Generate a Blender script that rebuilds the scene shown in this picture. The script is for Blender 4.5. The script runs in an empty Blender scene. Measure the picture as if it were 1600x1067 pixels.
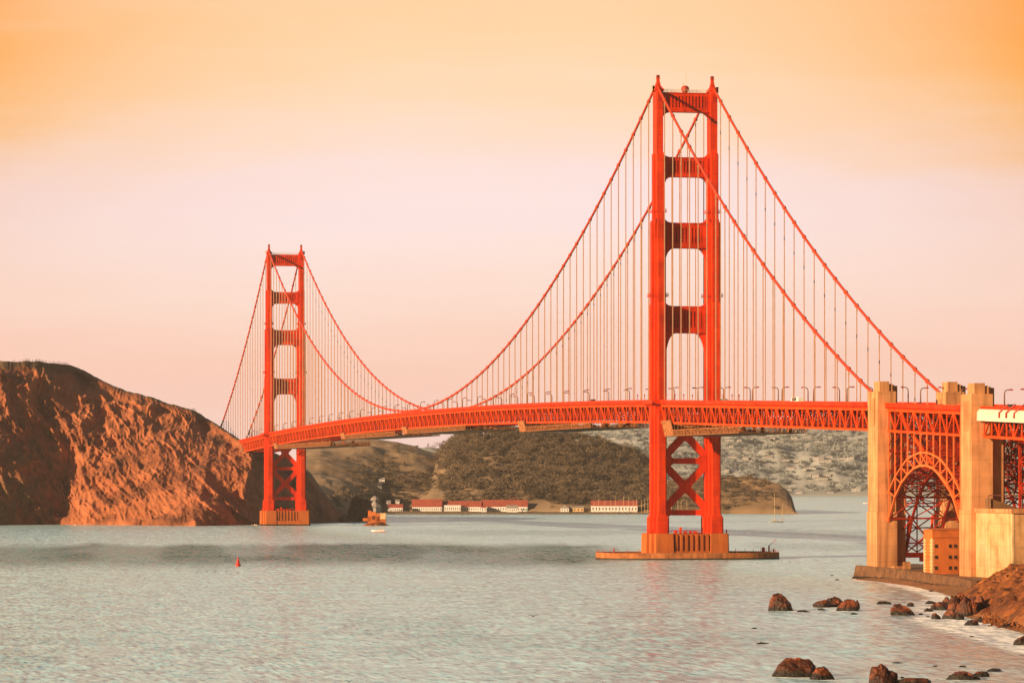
import bpy, math, random
import numpy as np
random.seed(7)
R = math.radians
S = bpy.context.scene
C = S.collection

# ------------------------------------------------------------------ camera
# world: x = east of the bridge axis, y = north along it, z = up from the water; metres
CX, CY, CH, TH, F, YH = -445.58, -1682.8, 37.98, 0.211558, 5691.5, 748.32
SN, CS = math.sin(TH), math.cos(TH)
cam = bpy.data.cameras.new('camera'); camo = bpy.data.objects.new('camera', cam); C.objects.link(camo)
camo.location = (CX, CY, CH); camo.rotation_euler = (R(90), 0, -TH)
cam.sensor_width = 36; cam.lens = F / 1600 * 36
cam.shift_y = (YH - 533.5) / 1600
cam.clip_start = 5; cam.clip_end = 60000
S.camera = camo

# ------------------------------------------------------------------ sky, sun, exposure
EXPO = .72
SUN_AZ, SUN_EL = R(67), R(15)               # azimuth measured from south towards west
to_sun = (-math.sin(SUN_AZ) * math.cos(SUN_EL), -math.cos(SUN_AZ) * math.cos(SUN_EL), math.sin(SUN_EL))
W = bpy.data.worlds.new('World'); S.world = W; W.use_nodes = True
nt = W.node_tree; N = nt.nodes; L = nt.links; N.clear()
def srgb(r, g, b):
    f = lambda v: v / 12.92 if v <= .04045 else ((v + .055) / 1.055) ** 2.4
    return (f(r / 255), f(g / 255), f(b / 255), 1)
def mnode(op, a=None, b=None, c=None, tree=None, clamp=False):
    t = tree or nt
    n = t.nodes.new('ShaderNodeMath'); n.operation = op; n.use_clamp = clamp
    for i, v in enumerate((a, b, c)):
        if v is None: continue
        if isinstance(v, (int, float)): n.inputs[i].default_value = v
        else: t.links.new(v, n.inputs[i])
    return n.outputs[0]
def ramp(tree, fac, stops, interp='LINEAR'):
    n = tree.nodes.new('ShaderNodeValToRGB'); n.color_ramp.interpolation = interp
    e = n.color_ramp.elements
    e[0].position, e[0].color = stops[0]; e[1].position, e[1].color = stops[-1]
    for p, c in stops[1:-1]:
        x = e.new(p); x.color = c
    tree.links.new(fac, n.inputs[0]); return n.outputs[0]
def mixc(tree, fac, a, b, mode='MIX'):
    n = tree.nodes.new('ShaderNodeMix'); n.data_type = 'RGBA'; n.blend_type = mode
    for s_, v in ((n.inputs[0], fac), (n.inputs[6], a), (n.inputs[7], b)):
        if isinstance(v, (int, float)): s_.default_value = v
        elif isinstance(v, tuple): s_.default_value = v
        else: tree.links.new(v, s_)
    return n.outputs[2]
tc = N.new('ShaderNodeTexCoord'); sx = N.new('ShaderNodeSeparateXYZ'); L.new(tc.outputs['Generated'], sx.inputs[0])
el = mnode('MULTIPLY', mnode('ARCSINE', sx.outputs[2]), 57.2958)            # elevation, degrees
az = mnode('MULTIPLY', mnode('ARCTAN2', sx.outputs[0], sx.outputs[1]), 57.2958)  # degrees east of the bridge axis
rel = mnode('SUBTRACT', az, math.degrees(TH))
cl = N.new('ShaderNodeTexNoise'); cl.inputs['Scale'].default_value = 1.0; cl.inputs['Detail'].default_value = 7; cl.inputs['Roughness'].default_value = .6
cmb = N.new('ShaderNodeCombineXYZ'); L.new(mnode('ADD', mnode('MULTIPLY', rel, .16), mnode('MULTIPLY', el, -.25)), cmb.inputs[0]); L.new(mnode('MULTIPLY', el, .95), cmb.inputs[1])
L.new(cmb.outputs[0], cl.inputs['Vector'])
wob = mnode('MULTIPLY', mnode('SUBTRACT', cl.outputs[0], .5), 1.9)
elw = mnode('ADD', el, wob)
fe = mnode('DIVIDE', elw, 16.0, clamp=True)
def q(row): return max(0, math.degrees(math.atan((YH - row) / F)) / 16)
mid = ramp(nt, fe, [(0, srgb(247, 214, 205)), (q(660), srgb(248, 208, 195)), (q(590), srgb(253, 204, 184)), (q(490), srgb(253, 218, 202)), (q(400), srgb(254, 228, 217)),
                    (q(310), srgb(251, 228, 231)), (q(215), srgb(255, 222, 198)), (q(110), srgb(255, 217, 176)), (q(-20), srgb(255, 209, 158)), (.62, srgb(250, 206, 170)), (.78, srgb(236, 222, 212)), (1, srgb(222, 222, 220))], 'B_SPLINE')
edge = ramp(nt, fe, [(0, srgb(247, 214, 205)), (q(660), srgb(246, 200, 186)), (q(590), srgb(252, 202, 182)), (q(490), srgb(250, 212, 196)), (q(400), srgb(248, 214, 200)),
                     (q(305), srgb(243, 210, 202)), (q(205), srgb(248, 188, 120)), (q(110), srgb(254, 172, 82)), (q(-20), srgb(254, 162, 74)), (.62, srgb(250, 180, 120)), (.78, srgb(236, 220, 208)), (1, srgb(222, 222, 220))], 'B_SPLINE')
side = mnode('POWER', mnode('DIVIDE', mnode('ABSOLUTE', mnode('ADD', rel, .3)), 8.4, clamp=True), 2.6)
low = mixc(nt, side, mid, edge)
veil = N.new('ShaderNodeTexNoise'); veil.inputs['Scale'].default_value = 1.0; veil.inputs['Detail'].default_value = 8; veil.inputs['Roughness'].default_value = .55
cv2 = N.new('ShaderNodeCombineXYZ'); L.new(mnode('ADD', mnode('MULTIPLY', rel, .22), mnode('MULTIPLY', el, .5)), cv2.inputs[0]); L.new(mnode('MULTIPLY', el, 1.7), cv2.inputs[1]); cv2.inputs[2].default_value = 4.4
L.new(cv2.outputs[0], veil.inputs['Vector'])
low = mixc(nt, mnode('MULTIPLY', mnode('SUBTRACT', veil.outputs[0], .48), .5, clamp=True), low, srgb(255, 236, 220))
sky = N.new('ShaderNodeTexSky'); sky.sky_type = 'NISHITA'; sky.sun_disc = False
sky.sun_elevation = SUN_EL; sky.sun_rotation = math.atan2(to_sun[0], to_sun[1])
sky.air_density = 1.2; sky.dust_density = 3.0
SKY_STRENGTH = 0.10
# the low band of dusk colour fades into the clear sky above it
nis = mixc(nt, 1.0, sky.outputs[0], (1.15, 1.03, .88, 1), 'MULTIPLY')
lowk = N.new('ShaderNodeVectorMath'); lowk.operation = 'SCALE'; L.new(low, lowk.inputs[0]); lowk.inputs[3].default_value = 1.03 / SKY_STRENGTH / (2 ** EXPO)
up = N.new('ShaderNodeMapRange'); up.interpolation_type = 'SMOOTHSTEP'
L.new(el, up.inputs[0]); up.inputs[1].default_value = 16; up.inputs[2].default_value = 42
north = N.new('ShaderNodeMapRange'); north.interpolation_type = 'SMOOTHSTEP'
L.new(mnode('ABSOLUTE', rel), north.inputs[0]); north.inputs[1].default_value = 35; north.inputs[2].default_value = 85
north.inputs[3].default_value = 1.0; north.inputs[4].default_value = .18
nsc = N.new('ShaderNodeVectorMath'); nsc.operation = 'SCALE'; L.new(nis, nsc.inputs[0]); L.new(north.outputs[0], nsc.inputs[3])
away = N.new('ShaderNodeMapRange'); away.interpolation_type = 'SMOOTHSTEP'
L.new(mnode('ABSOLUTE', rel), away.inputs[0]); away.inputs[1].default_value = 25; away.inputs[2].default_value = 75
col = mixc(nt, mnode('MAXIMUM', up.outputs[0], away.outputs[0]), lowk.outputs[0], nsc.outputs[0])
bg = N.new('ShaderNodeBackground'); L.new(col, bg.inputs[0]); bg.inputs[1].default_value = SKY_STRENGTH
wo = N.new('ShaderNodeOutputWorld'); L.new(bg.outputs[0], wo.inputs[0])

from mathutils import Vector
sl = bpy.data.lights.new('sun', 'SUN'); sl.energy = 5.0; sl.angle = R(.5); sl.color = (1.0, .70, .42)
so = bpy.data.objects.new('sun', sl); C.objects.link(so); so.location = (-3000, -1500, 900)
so.rotation_euler = Vector(to_sun).to_track_quat('Z', 'Y').to_euler()
S.view_settings.view_transform = 'Standard'; S.view_settings.look = 'None'
S.view_settings.exposure = EXPO; S.view_settings.gamma = 1
S.render.engine = 'CYCLES'
S.cycles.use_denoising = True
S.cycles.max_bounces = 6; S.cycles.volume_bounces = 0
S.cycles.volume_step_rate = 4

# ------------------------------------------------------------------ helpers
def at(px, d, z=0.0):
    "a point from bearing (as in the photograph's 1600-wide grid), distance ahead of the viewpoint and height"
    r = (px - 800) / F * d
    return (CX + r * CS + d * SN, CY + d * CS - r * SN, z)
def rd(r, d): return CX + r * CS + d * SN, CY + d * CS - r * SN
def sea(row): return F * CH / (row - YH)
def depth_of(x, y): return (x - CX) * SN + (y - CY) * CS
def zrow(row, d): return CH - (row - YH) * d / F

def tag(o, label=None, cat=None, group=None, kind=None):
    if label: o['label'] = label
    if cat: o['category'] = cat
    if group: o['group'] = group
    if kind: o['kind'] = kind
    return o
WLOC = {}
def empty(name, loc=(0, 0, 0), parent=None, rz=0):
    o = bpy.data.objects.new(name, None); C.objects.link(o)
    base = WLOC[parent.name] if parent else (0, 0, 0)
    o.parent = parent
    o.location = tuple(a - b for a, b in zip(loc, base)); o.rotation_euler = (0, 0, rz)
    o.empty_display_size = 2
    WLOC[o.name] = tuple(loc); return o

class MB:
    "collects solids and links them as one mesh object"
    def __init__(s): s.v = []; s.f = []; s.mi = []; s.cur = 0
    def add(s, vs, fs):
        b = len(s.v); s.v += [tuple(p) for p in vs]
        for f in fs: s.f.append(tuple(b + i for i in f)); s.mi.append(s.cur)
    def box(s, a, b):
        x0, y0, z0 = (min(a[i], b[i]) for i in range(3)); x1, y1, z1 = (max(a[i], b[i]) for i in range(3))
        s.add([(x0, y0, z0), (x1, y0, z0), (x1, y1, z0), (x0, y1, z0), (x0, y0, z1), (x1, y0, z1), (x1, y1, z1), (x0, y1, z1)],
              [(0, 3, 2, 1), (4, 5, 6, 7), (0, 1, 5, 4), (1, 2, 6, 5), (2, 3, 7, 6), (3, 0, 4, 7)])
    def cbox(s, c, hx, hy, z0, z1, taper=0):
        x, y = c; t = 1 - taper
        s.add([(x - hx, y - hy, z0), (x + hx, y - hy, z0), (x + hx, y + hy, z0), (x - hx, y + hy, z0),
               (x - hx * t, y - hy * t, z1), (x + hx * t, y - hy * t, z1), (x + hx * t, y + hy * t, z1), (x - hx * t, y + hy * t, z1)],
              [(0, 3, 2, 1), (4, 5, 6, 7), (0, 1, 5, 4), (1, 2, 6, 5), (2, 3, 7, 6), (3, 0, 4, 7)])
    def bar(s, p, q_, w, h=None, up=(0, 0, 1)):
        h = h or w; p = Vector(p); q_ = Vector(q_); d = (q_ - p)
        if d.length < 1e-6: return
        d.normalize(); u = Vector(up)
        if abs(d.dot(u)) > .98: u = Vector((0, 1, 0)) if abs(d.y) < .9 else Vector((1, 0, 0))
        a = d.cross(u).normalized(); b = a.cross(d).normalized()
        vs = []
        for c in (p, q_):
            for sa, sb in ((-1, -1), (1, -1), (1, 1), (-1, 1)): vs.append(c + a * sa * w / 2 + b * sb * h / 2)
        s.add(vs, [(0, 1, 2, 3), (7, 6, 5, 4), (0, 4, 5, 1), (1, 5, 6, 2), (2, 6, 7, 3), (3, 7, 4, 0)])
    def tube(s, pts, r, n=8, cap=True):
        pts = [Vector(p) for p in pts]; rs = r if isinstance(r, (list, tuple)) else [r] * len(pts)
        rings = []; a = None
        for i, p in enumerate(pts):
            t = (pts[min(i + 1, len(pts) - 1)] - pts[max(i - 1, 0)]).normalized()
            if a is None:
                a = t.orthogonal().normalized()
            a = (a - t * a.dot(t)).normalized(); b = t.cross(a)
            rings.append([p + (a * math.cos(2 * math.pi * k / n) + b * math.sin(2 * math.pi * k / n)) * rs[i] for k in range(n)])
        fs = []
        for i in range(len(rings) - 1):
            for k in range(n): fs.append((i * n + k, i * n + (k + 1) % n, (i + 1) * n + (k + 1) % n, (i + 1) * n + k))
        if cap: fs += [tuple(range(n))[::-1], tuple((len(rings) - 1) * n + k for k in range(n))]
        s.add([p for ring in rings for p in ring], fs)
    def prism(s, poly, ax, a0, a1):
        "poly: 2-d outline; ax 'y' extrudes an xz outline, 'z' an xy outline, 'x' a yz outline"
        n = len(poly)
        P = {'y': lambda p, t: (p[0], t, p[1]), 'z': lambda p, t: (p[0], p[1], t), 'x': lambda p, t: (t, p[0], p[1])}[ax]
        s.add([P(p, a0) for p in poly] + [P(p, a1) for p in poly],
              [tuple(range(n))[::-1], tuple(range(n, 2 * n))] + [(i, (i + 1) % n, n + (i + 1) % n, n + i) for i in range(n)])
    def lathe(s, c, prof, n=16):
        vs = []; fs = []
        for r, z in prof:
            for k in range(n): vs.append((c[0] + r * math.cos(2 * math.pi * k / n), c[1] + r * math.sin(2 * math.pi * k / n), c[2] + z))
        m = len(prof)
        for i in range(m - 1):
            for k in range(n): fs.append((i * n + k, i * n + (k + 1) % n, (i + 1) * n + (k + 1) % n, (i + 1) * n + k))
        fs += [tuple(range(n))[::-1], tuple((m - 1) * n + k for k in range(n))]
        s.add(vs, fs)
    def mesh(s, name, mats, off=(0, 0, 0), smooth=False):
        me = bpy.data.meshes.new(name)
        v = [(p[0] - off[0], p[1] - off[1], p[2] - off[2]) for p in s.v]
        me.from_pydata(v, [], s.f)
        for m in (mats if isinstance(mats, (list, tuple)) else [mats]): me.materials.append(m)
        me.polygons.foreach_set('material_index', s.mi)
        import bmesh
        bm = bmesh.new(); bm.from_mesh(me); bmesh.ops.recalc_face_normals(bm, faces=bm.faces[:]); bm.to_mesh(me); bm.free()
        if smooth: me.polygons.foreach_set('use_smooth', [True] * len(me.polygons))
        return me
    def build(s, name, mats, parent=None, loc=None, smooth=False, local=False):
        "vertices are in world coordinates unless local; loc = the object's own origin"
        base = WLOC[parent.name] if parent else (0, 0, 0)
        loc = loc or base
        me = s.mesh(name, mats, (0, 0, 0) if local else loc, smooth)
        o = bpy.data.objects.new(name, me); C.objects.link(o); o.parent = parent
        o.location = tuple(a - b for a, b in zip(loc, base)); WLOC[o.name] = tuple(loc)
        return o
def link(name, me, loc=(0, 0, 0), parent=None, rz=0, sc=None):
    o = bpy.data.objects.new(name, me); C.objects.link(o); o.parent = parent
    o.location = loc; o.rotation_euler = (0, 0, rz)
    if sc: o.scale = sc if isinstance(sc, tuple) else (sc, sc, sc)
    return o
def copy_tree(o, parent=None):
    c = o.copy(); C.objects.link(c); c.parent = parent
    for ch in list(o.children): copy_tree(ch, c)
    return c

# numpy value noise
def _h(i, j, k):
    n = (i * 374761393 + j * 668265263 + k * 2147483647 + 1013904223) & 0xffffffff
    n = ((n ^ (n >> 13)) * 1274126177) & 0xffffffff
    return ((n ^ (n >> 16)) & 0xffff) / 65535.0
def vnoise(x, y, z=0.0):
    x = np.asarray(x, float); y = np.asarray(y, float) + 0 * x; z = np.asarray(z, float) + 0 * x
    i, j, k = np.floor(x).astype(np.int64), np.floor(y).astype(np.int64), np.floor(z).astype(np.int64)
    fx, fy, fz = x - i, y - j, z - k
    u, v, w = (t * t * t * (t * (t * 6 - 15) + 10) for t in (fx, fy, fz))
    def c(a, b, d): return _h(i + a, j + b, k + d)
    x00 = c(0, 0, 0) * (1 - u) + c(1, 0, 0) * u; x10 = c(0, 1, 0) * (1 - u) + c(1, 1, 0) * u
    x01 = c(0, 0, 1) * (1 - u) + c(1, 0, 1) * u; x11 = c(0, 1, 1) * (1 - u) + c(1, 1, 1) * u
    return ((x00 * (1 - v) + x10 * v) * (1 - w) + (x01 * (1 - v) + x11 * v) * w) * 2 - 1
def fbm(x, y, z=0.0, o=5, g=.5):
    t = 0; a = 1; s_ = 0
    for n in range(o):
        f = 2.03 ** n; t = t + a * vnoise(x * f + 17.3 * n, y * f - 9.1 * n, z * f + 4.7 * n); s_ += a; a *= g
    return t / s_
def ridged(x, y, z=0.0, o=5, g=.5):
    t = 0; a = 1; s_ = 0
    for n in range(o):
        f = 2.07 ** n; t = t + a * (1 - np.abs(vnoise(x * f + 7.3 * n, y * f + 3.1 * n, z * f))) ; s_ += a; a *= g
    return t / s_
def sstep(a, b, x):
    t = np.clip((np.asarray(x, float) - a) / (b - a), 0, 1); return t * t * (3 - 2 * t)
def lerp(x, pts): return np.interp(x, [p[0] for p in pts], [p[1] for p in pts])

# ------------------------------------------------------------------ materials
def mat(name, c, rough=.6, var=.18, scale=.15, c2=None, streak=0, bump=0, metal=0, spec=.3, obj=False, bscale=None, lifts=0):
    m = bpy.data.materials.new(name); m.use_nodes = True
    t = m.node_tree; b = t.nodes['Principled BSDF']
    b.inputs['Roughness'].default_value = rough; b.inputs['Metallic'].default_value = metal
    b.inputs['Specular IOR Level'].default_value = spec
    g = t.nodes.new('ShaderNodeNewGeometry'); tcc = t.nodes.new('ShaderNodeTexCoord')
    src = tcc.outputs['Object'] if obj else g.outputs['Position']
    n = t.nodes.new('ShaderNodeTexNoise'); n.inputs['Scale'].default_value = scale; n.inputs['Detail'].default_value = 8; n.inputs['Roughness'].default_value = .62
    t.links.new(src, n.inputs['Vector'])
    c = tuple(c) + (1,) if len(c) == 3 else c
    d = tuple(max(0, v * (1 - 1.6 * var)) for v in c[:3]) + (1,)
    e = tuple(min(1, v * (1 + var)) for v in c[:3]) + (1,)
    if c2: e = tuple(c2) + (1,)
    o = ramp(t, n.outputs[0], [(.28, d), (.5, c), (.72, e)])
    if streak:
        mp = t.nodes.new('ShaderNodeMapping'); mp.inputs['Scale'].default_value = (1, 1, .06)
        t.links.new(src, mp.inputs[0])
        n2 = t.nodes.new('ShaderNodeTexNoise'); n2.inputs['Scale'].default_value = .55; n2.inputs['Detail'].default_value = 6
        t.links.new(mp.outputs[0], n2.inputs['Vector'])
        s_ = ramp(t, n2.outputs[0], [(.36, (1 - streak, 1 - streak * 1.1, 1 - streak * 1.2, 1)), (.6, (1, 1, 1, 1))])
        o = mixc(t, 1.0, o, s_, 'MULTIPLY')
    if lifts:
        sz = t.nodes.new('ShaderNodeSeparateXYZ'); t.links.new(src, sz.inputs[0])
        w = t.nodes.new('ShaderNodeTexNoise'); w.inputs['Scale'].default_value = .25; w.inputs['Detail'].default_value = 4; t.links.new(src, w.inputs['Vector'])
        fr = mnode('FRACT', mnode('DIVIDE', mnode('MULTIPLY_ADD', w.outputs[0], .25, sz.outputs[2], tree=t), lifts, tree=t), tree=t)
        fl = mnode('FLOOR', mnode('DIVIDE', mnode('MULTIPLY_ADD', w.outputs[0], .25, sz.outputs[2], tree=t), lifts, tree=t), tree=t)
        wn_ = t.nodes.new('ShaderNodeTexWhiteNoise'); wn_.noise_dimensions = '1D'; t.links.new(fl, wn_.inputs['W'])
        ln = mnode('MULTIPLY_ADD', mnode('GREATER_THAN', fr, .05, tree=t), .10, mnode('MULTIPLY_ADD', wn_.outputs['Value'], .12, .74, tree=t), tree=t)
        bk = t.nodes.new('ShaderNodeTexNoise'); bk.inputs['Scale'].default_value = .12; bk.inputs['Detail'].default_value = 9; bk.inputs['Roughness'].default_value = .7; t.links.new(src, bk.inputs['Vector'])
        low_ = mnode('SUBTRACT', 1.0, mnode('MULTIPLY', mnode('SUBTRACT', 1.0, mnode('DIVIDE', sz.outputs[2], 26.0, tree=t, clamp=True), tree=t), mnode('MULTIPLY_ADD', bk.outputs[0], 2.6, -.9, tree=t, clamp=True), tree=t), tree=t)
        ln = mnode('MULTIPLY', ln, mnode('MULTIPLY_ADD', low_, .5, .62, tree=t), tree=t)
        vs_ = t.nodes.new('ShaderNodeVectorMath'); vs_.operation = 'SCALE'; t.links.new(o, vs_.inputs[0]); t.links.new(ln, vs_.inputs[3]); o = vs_.outputs[0]
    t.links.new(o, b.inputs['Base Color'])
    if bump:
        nb = t.nodes.new('ShaderNodeTexNoise'); nb.inputs['Scale'].default_value = bscale or scale * 6; nb.inputs['Detail'].default_value = 6
        t.links.new(src, nb.inputs['Vector'])
        bp = t.nodes.new('ShaderNodeBump'); bp.inputs['Strength'].default_value = bump; bp.inputs['Distance'].default_value = 1
        t.links.new(nb.outputs[0], bp.inputs['Height']); t.links.new(bp.outputs[0], b.inputs['Normal'])
    return m
def plates(m, h, amt):
    "slight tone change from one steel plate to the next, with a thin darker seam"
    t = m.node_tree; b = t.nodes['Principled BSDF']; o_ = b.inputs['Base Color'].links[0].from_socket
    g_ = t.nodes.new('ShaderNodeNewGeometry'); s_ = t.nodes.new('ShaderNodeSeparateXYZ'); t.links.new(g_.outputs['Position'], s_.inputs[0])
    q1 = mnode('DIVIDE', s_.outputs[2], h, tree=t); fl = mnode('FLOOR', q1, tree=t)
    fx = mnode('FLOOR', mnode('MULTIPLY', mnode('ADD', s_.outputs[0], s_.outputs[1], tree=t), .42, tree=t), tree=t)
    w = t.nodes.new('ShaderNodeTexWhiteNoise'); w.noise_dimensions = '2D'; c_ = t.nodes.new('ShaderNodeCombineXYZ'); t.links.new(fl, c_.inputs[0]); t.links.new(fx, c_.inputs[1]); t.links.new(c_.outputs[0], w.inputs['Vector'])
    k = mnode('MULTIPLY_ADD', w.outputs['Value'], amt, 1 - amt * .6, tree=t)
    k = mnode('MULTIPLY', k, mnode('MULTIPLY_ADD', mnode('GREATER_THAN', mnode('FRACT', q1, tree=t), .045, tree=t), .22, .78, tree=t), tree=t)
    v = t.nodes.new('ShaderNodeVectorMath'); v.operation = 'SCALE'; t.links.new(o_, v.inputs[0]); t.links.new(k, v.inputs[3]); t.links.new(v.outputs[0], b.inputs['Base Color'])
M = {}
M['orange'] = mat('orange_bridge_paint', (.70, .040, .002), .55, .2, .09, streak=.26, spec=.12)
plates(M['orange'], 6.1, .26)
M['cable'] = mat('cable_paint', (.62, .045, .003), .5, .12, .2)
M['rope'] = mat('suspender_rope', (.56, .29, .17), .6, .15, .3)
M['truss'] = mat('truss_paint', (.70, .062, .005), .6, .25, .12, spec=.12)
M['under'] = mat('shaded_steel_paint', (.30, .020, .003), .7, .25, .1, spec=.1)  # darker copy of the steel paint, interior shade put into its colour
M['archpaint_lit'] = mat('sunlit_arch_paint', (.76, .15, .03), .55, .2, .12)  # arch steel lightened towards tan, sunlight painted into the tint
M['road'] = mat('asphalt', (.05, .05, .05), .85, .2, .4)
M['pier'] = mat('pier_concrete', (.50, .118, .018), .85, .16, .12, streak=.18, bump=.1)
M['fender'] = mat('fender_concrete', (.46, .15, .045), .8, .3, .14, streak=.35)
M['stain'] = mat('tide_stain', (.06, .04, .025), .7, .4, .3)
M['pylon'] = mat('pylon_concrete', (.66, .29, .115), .8, .2, .12, streak=.42, bump=.06, lifts=6.4)
M['wallc'] = mat('stained_concrete', (.66, .36, .15), .85, .42, .10, c2=(.74, .50, .28), streak=.2, bump=.06, lifts=7.5)
M['brick'] = mat('fort_brick', (.56, .14, .025), .85, .2, .2, streak=.12)
M['quoin'] = mat('pale_stone', (.62, .40, .20), .8, .2, .4)
M['dark'] = mat('dark_opening', (.03, .018, .012), .8, .2, 1)
M['steelgrey'] = mat('grey_steel', (.30, .27, .24), .5, .15, .6)
M['lamp'] = mat('lamp_post_paint', (.22, .09, .05), .5, .2, .5)
M['lamphead'] = mat('lamp_head_paint', (.42, .07, .03), .5, .15, .5)
M['tarp'] = mat('white_tarp', (.66, .56, .44), .7, .1, .3, bump=.15)
M['net'] = mat('scaffold_boards', (.15, .055, .02), .85, .5, .5)
M['net2'] = mat('scaffold_netting', (.36, .125, .04), .9, .6, .6)
M['white'] = mat('white_paint', (.78, .74, .70), .6, .08, .3)
M['redroof'] = mat('red_roof', (.34, .075, .045), .8, .18, .15)
M['greyroof'] = mat('grey_roof', (.30, .25, .22), .8, .2, .2)
M['glass'] = mat('dark_window', (.05, .045, .045), .2, .1, .5)
M['teal'] = mat('teal_awning', (.18, .48, .44), .7, .1, .3)
M['buoy'] = mat('buoy_red', (.62, .03, .015), .45, .12, .8)
M['wood'] = mat('pier_timber', (.13, .085, .05), .85, .3, .3)
M['bird'] = mat('bird_plumage', (.05, .04, .035), .8, .2, 3)
M['seawall'] = mat('seawall_stone', (.17, .078, .034), .9, .4, .35, streak=.3, bump=.35)
M['platform'] = mat('shore_paving', (.20, .10, .04), .9, .3, .1)
M['rock'] = mat('wet_rock', (.085, .022, .007), .55, .8, .35, c2=(.34, .078, .016), bump=.7, bscale=.9)
M['stack'] = mat('hazy_brown_rock', (.15, .085, .05), .9, .5, .2, bump=.5)
M['rockdark'] = mat('dark_rock', (.025, .014, .009), .7, .5, .3, bump=.5)
M['bluff'] = mat('bluff_earth', (.20, .055, .010), .95, .75, .13, c2=(.40, .125, .022), bump=1.0, bscale=.5)
M['sand'] = mat('beach_sand', (.42, .21, .09), .7, .2, .08)
M['cliff'] = mat('cliff_rock', (.31, .095, .036), .95, .6, .03, c2=(.46, .155, .062), bump=1.0, bscale=.16)
M['grasshill'] = mat('dry_grass_hill', (.28, .185, .105), .95, .3, .012, c2=(.37, .25, .15))
M['headland'] = mat('headland_grass', (.185, .115, .06), .95, .35, .014, c2=(.25, .16, .085))
M['scrub'] = mat('scrub', (.085, .075, .035), .95, .4, .03)
M['leaf'] = mat('far_foliage', (.15, .105, .062), .95, .5, .03)
M['leaf2'] = mat('dark_foliage', (.05, .055, .028), .95, .4, .05)
M['trunk'] = mat('tree_bark', (.10, .07, .05), .95, .2, .5)
M['farhill'] = mat('hazed_far_hill', (.29, .30, .29), .95, .12, .006, c2=(.34, .34, .32))  # distance haze put into the pale colour, here and in the far leaves
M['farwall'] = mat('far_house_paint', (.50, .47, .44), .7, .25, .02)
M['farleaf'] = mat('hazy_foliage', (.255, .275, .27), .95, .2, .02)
M['earth'] = mat('shore_earth', (.17, .12, .07), .95, .3, .02)
M['skin'] = mat('skin', (.45, .25, .16), .7, .1, 5)
M['cloth'] = mat('dark_clothes', (.06, .05, .06), .9, .3, 1)
M['radome'] = mat('radome_red', (.42, .035, .015), .45, .1, .8)
M['rail'] = mat('pale_railing', (.62, .50, .28), .6, .15, .6)

for k_ in ('rock', 'rockdark', 'seawall', 'pier'):
    t = M[k_].node_tree; b = t.nodes['Principled BSDF']; o_ = b.inputs['Base Color'].links[0].from_socket
    g_ = t.nodes.new('ShaderNodeNewGeometry'); s_ = t.nodes.new('ShaderNodeSeparateXYZ'); t.links.new(g_.outputs['Position'], s_.inputs[0])
    n_ = t.nodes.new('ShaderNodeTexNoise'); n_.inputs['Scale'].default_value = .5; n_.inputs['Detail'].default_value = 6; t.links.new(g_.outputs['Position'], n_.inputs['Vector'])
    wet = mnode('SUBTRACT', 1.0, mnode('MULTIPLY', mnode('ADD', s_.outputs[2], mnode('MULTIPLY_ADD', n_.outputs[0], -2.2, .35, tree=t), tree=t), 1.6, tree=t, clamp=True), tree=t)
    t.links.new(mixc(t, wet, o_, (.020, .014, .009, 1)), b.inputs['Base Color'])

# ------------------------------------------------------------------ the suspension bridge
XT = 13.7
def zr(y):
    "top of the deck railing along the bridge"
    if 0 <= y <= 1280: return 75.6 + 6.0 * (1 - ((y - 640) / 640) ** 2)
    if y > 1280: return 75.6 - .0239 * (y - 1280)
    if y > -331: return 75.6 + .0239 * y
    return 67.7 + .0315 * (y + 331)
def zc(y):
    "height of a main cable"
    if 0 <= y <= 1280: return 82.3 + (226 - 82.3) * ((y - 640) / 640) ** 2
    t = (-y if y < 0 else y - 1280) / 335.0
    return 226 + (71.5 - 226) * t - 4 * 12.0 * t * (1 - t)

bridge = empty('suspension_bridge', (0, 0, 0))
tag(bridge, 'orange suspension bridge with two tall portal towers spanning the strait', 'suspension bridge')
YO = -1.4   # tower axis

def strut_outline(x0, zb, zt, rb, rt, n=5):
    "one cross strut seen along the bridge: square-stepped corbels at the lower and upper corners"
    p = []
    def arc(cx, cz, r, rz, a0, a1):
        o = []
        for i in range(n + 1):
            a = a0 + (a1 - a0) * i / n
            o.append((cx + r * math.cos(a), cz + rz * math.sin(a)))
        st = []
        for i in range(len(o) - 1):      # stepped like the real portal corners
            st.append(o[i]); st.append(((o[i][0] + o[i + 1][0]) / 2 + .12 * math.copysign(1, cx), (o[i][1] + o[i + 1][1]) / 2))
        st.append(o[-1]); return st
    rx, rz = rb; tx, tz = rt
    p += [(-x0, zb - rz)] + [(-x, z) for x, z in arc(x0 - rx, zb - rz, rx, rz, 0, math.pi / 2)]
    p += [(x, z) for x, z in arc(x0 - rx, zb - rz, rx, rz, 0, math.pi / 2)][::-1] + [(x0, zb - rz)]
    p += [(x0 + .9, zb - rz), (x0 + .9, zt + tz), (x0, zt + tz)]
    if tx:
        p += [(x0 - tx * (1 - math.cos(a)) , zt + tz * (1 - math.sin(a))) for a in (R(20), R(50), R(80))]
        p += [(-(x0 - tx * (1 - math.cos(a))), zt + tz * (1 - math.sin(a))) for a in (R(80), R(50), R(20))]
    p += [(-x0, zt + tz), (-x0 - .9, zt + tz), (-x0 - .9, zb - rz)]
    out = []
    for k in p:
        if not out or abs(k[0] - out[-1][0]) + abs(k[1] - out[-1][1]) > .02: out.append(k)
    return out

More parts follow.
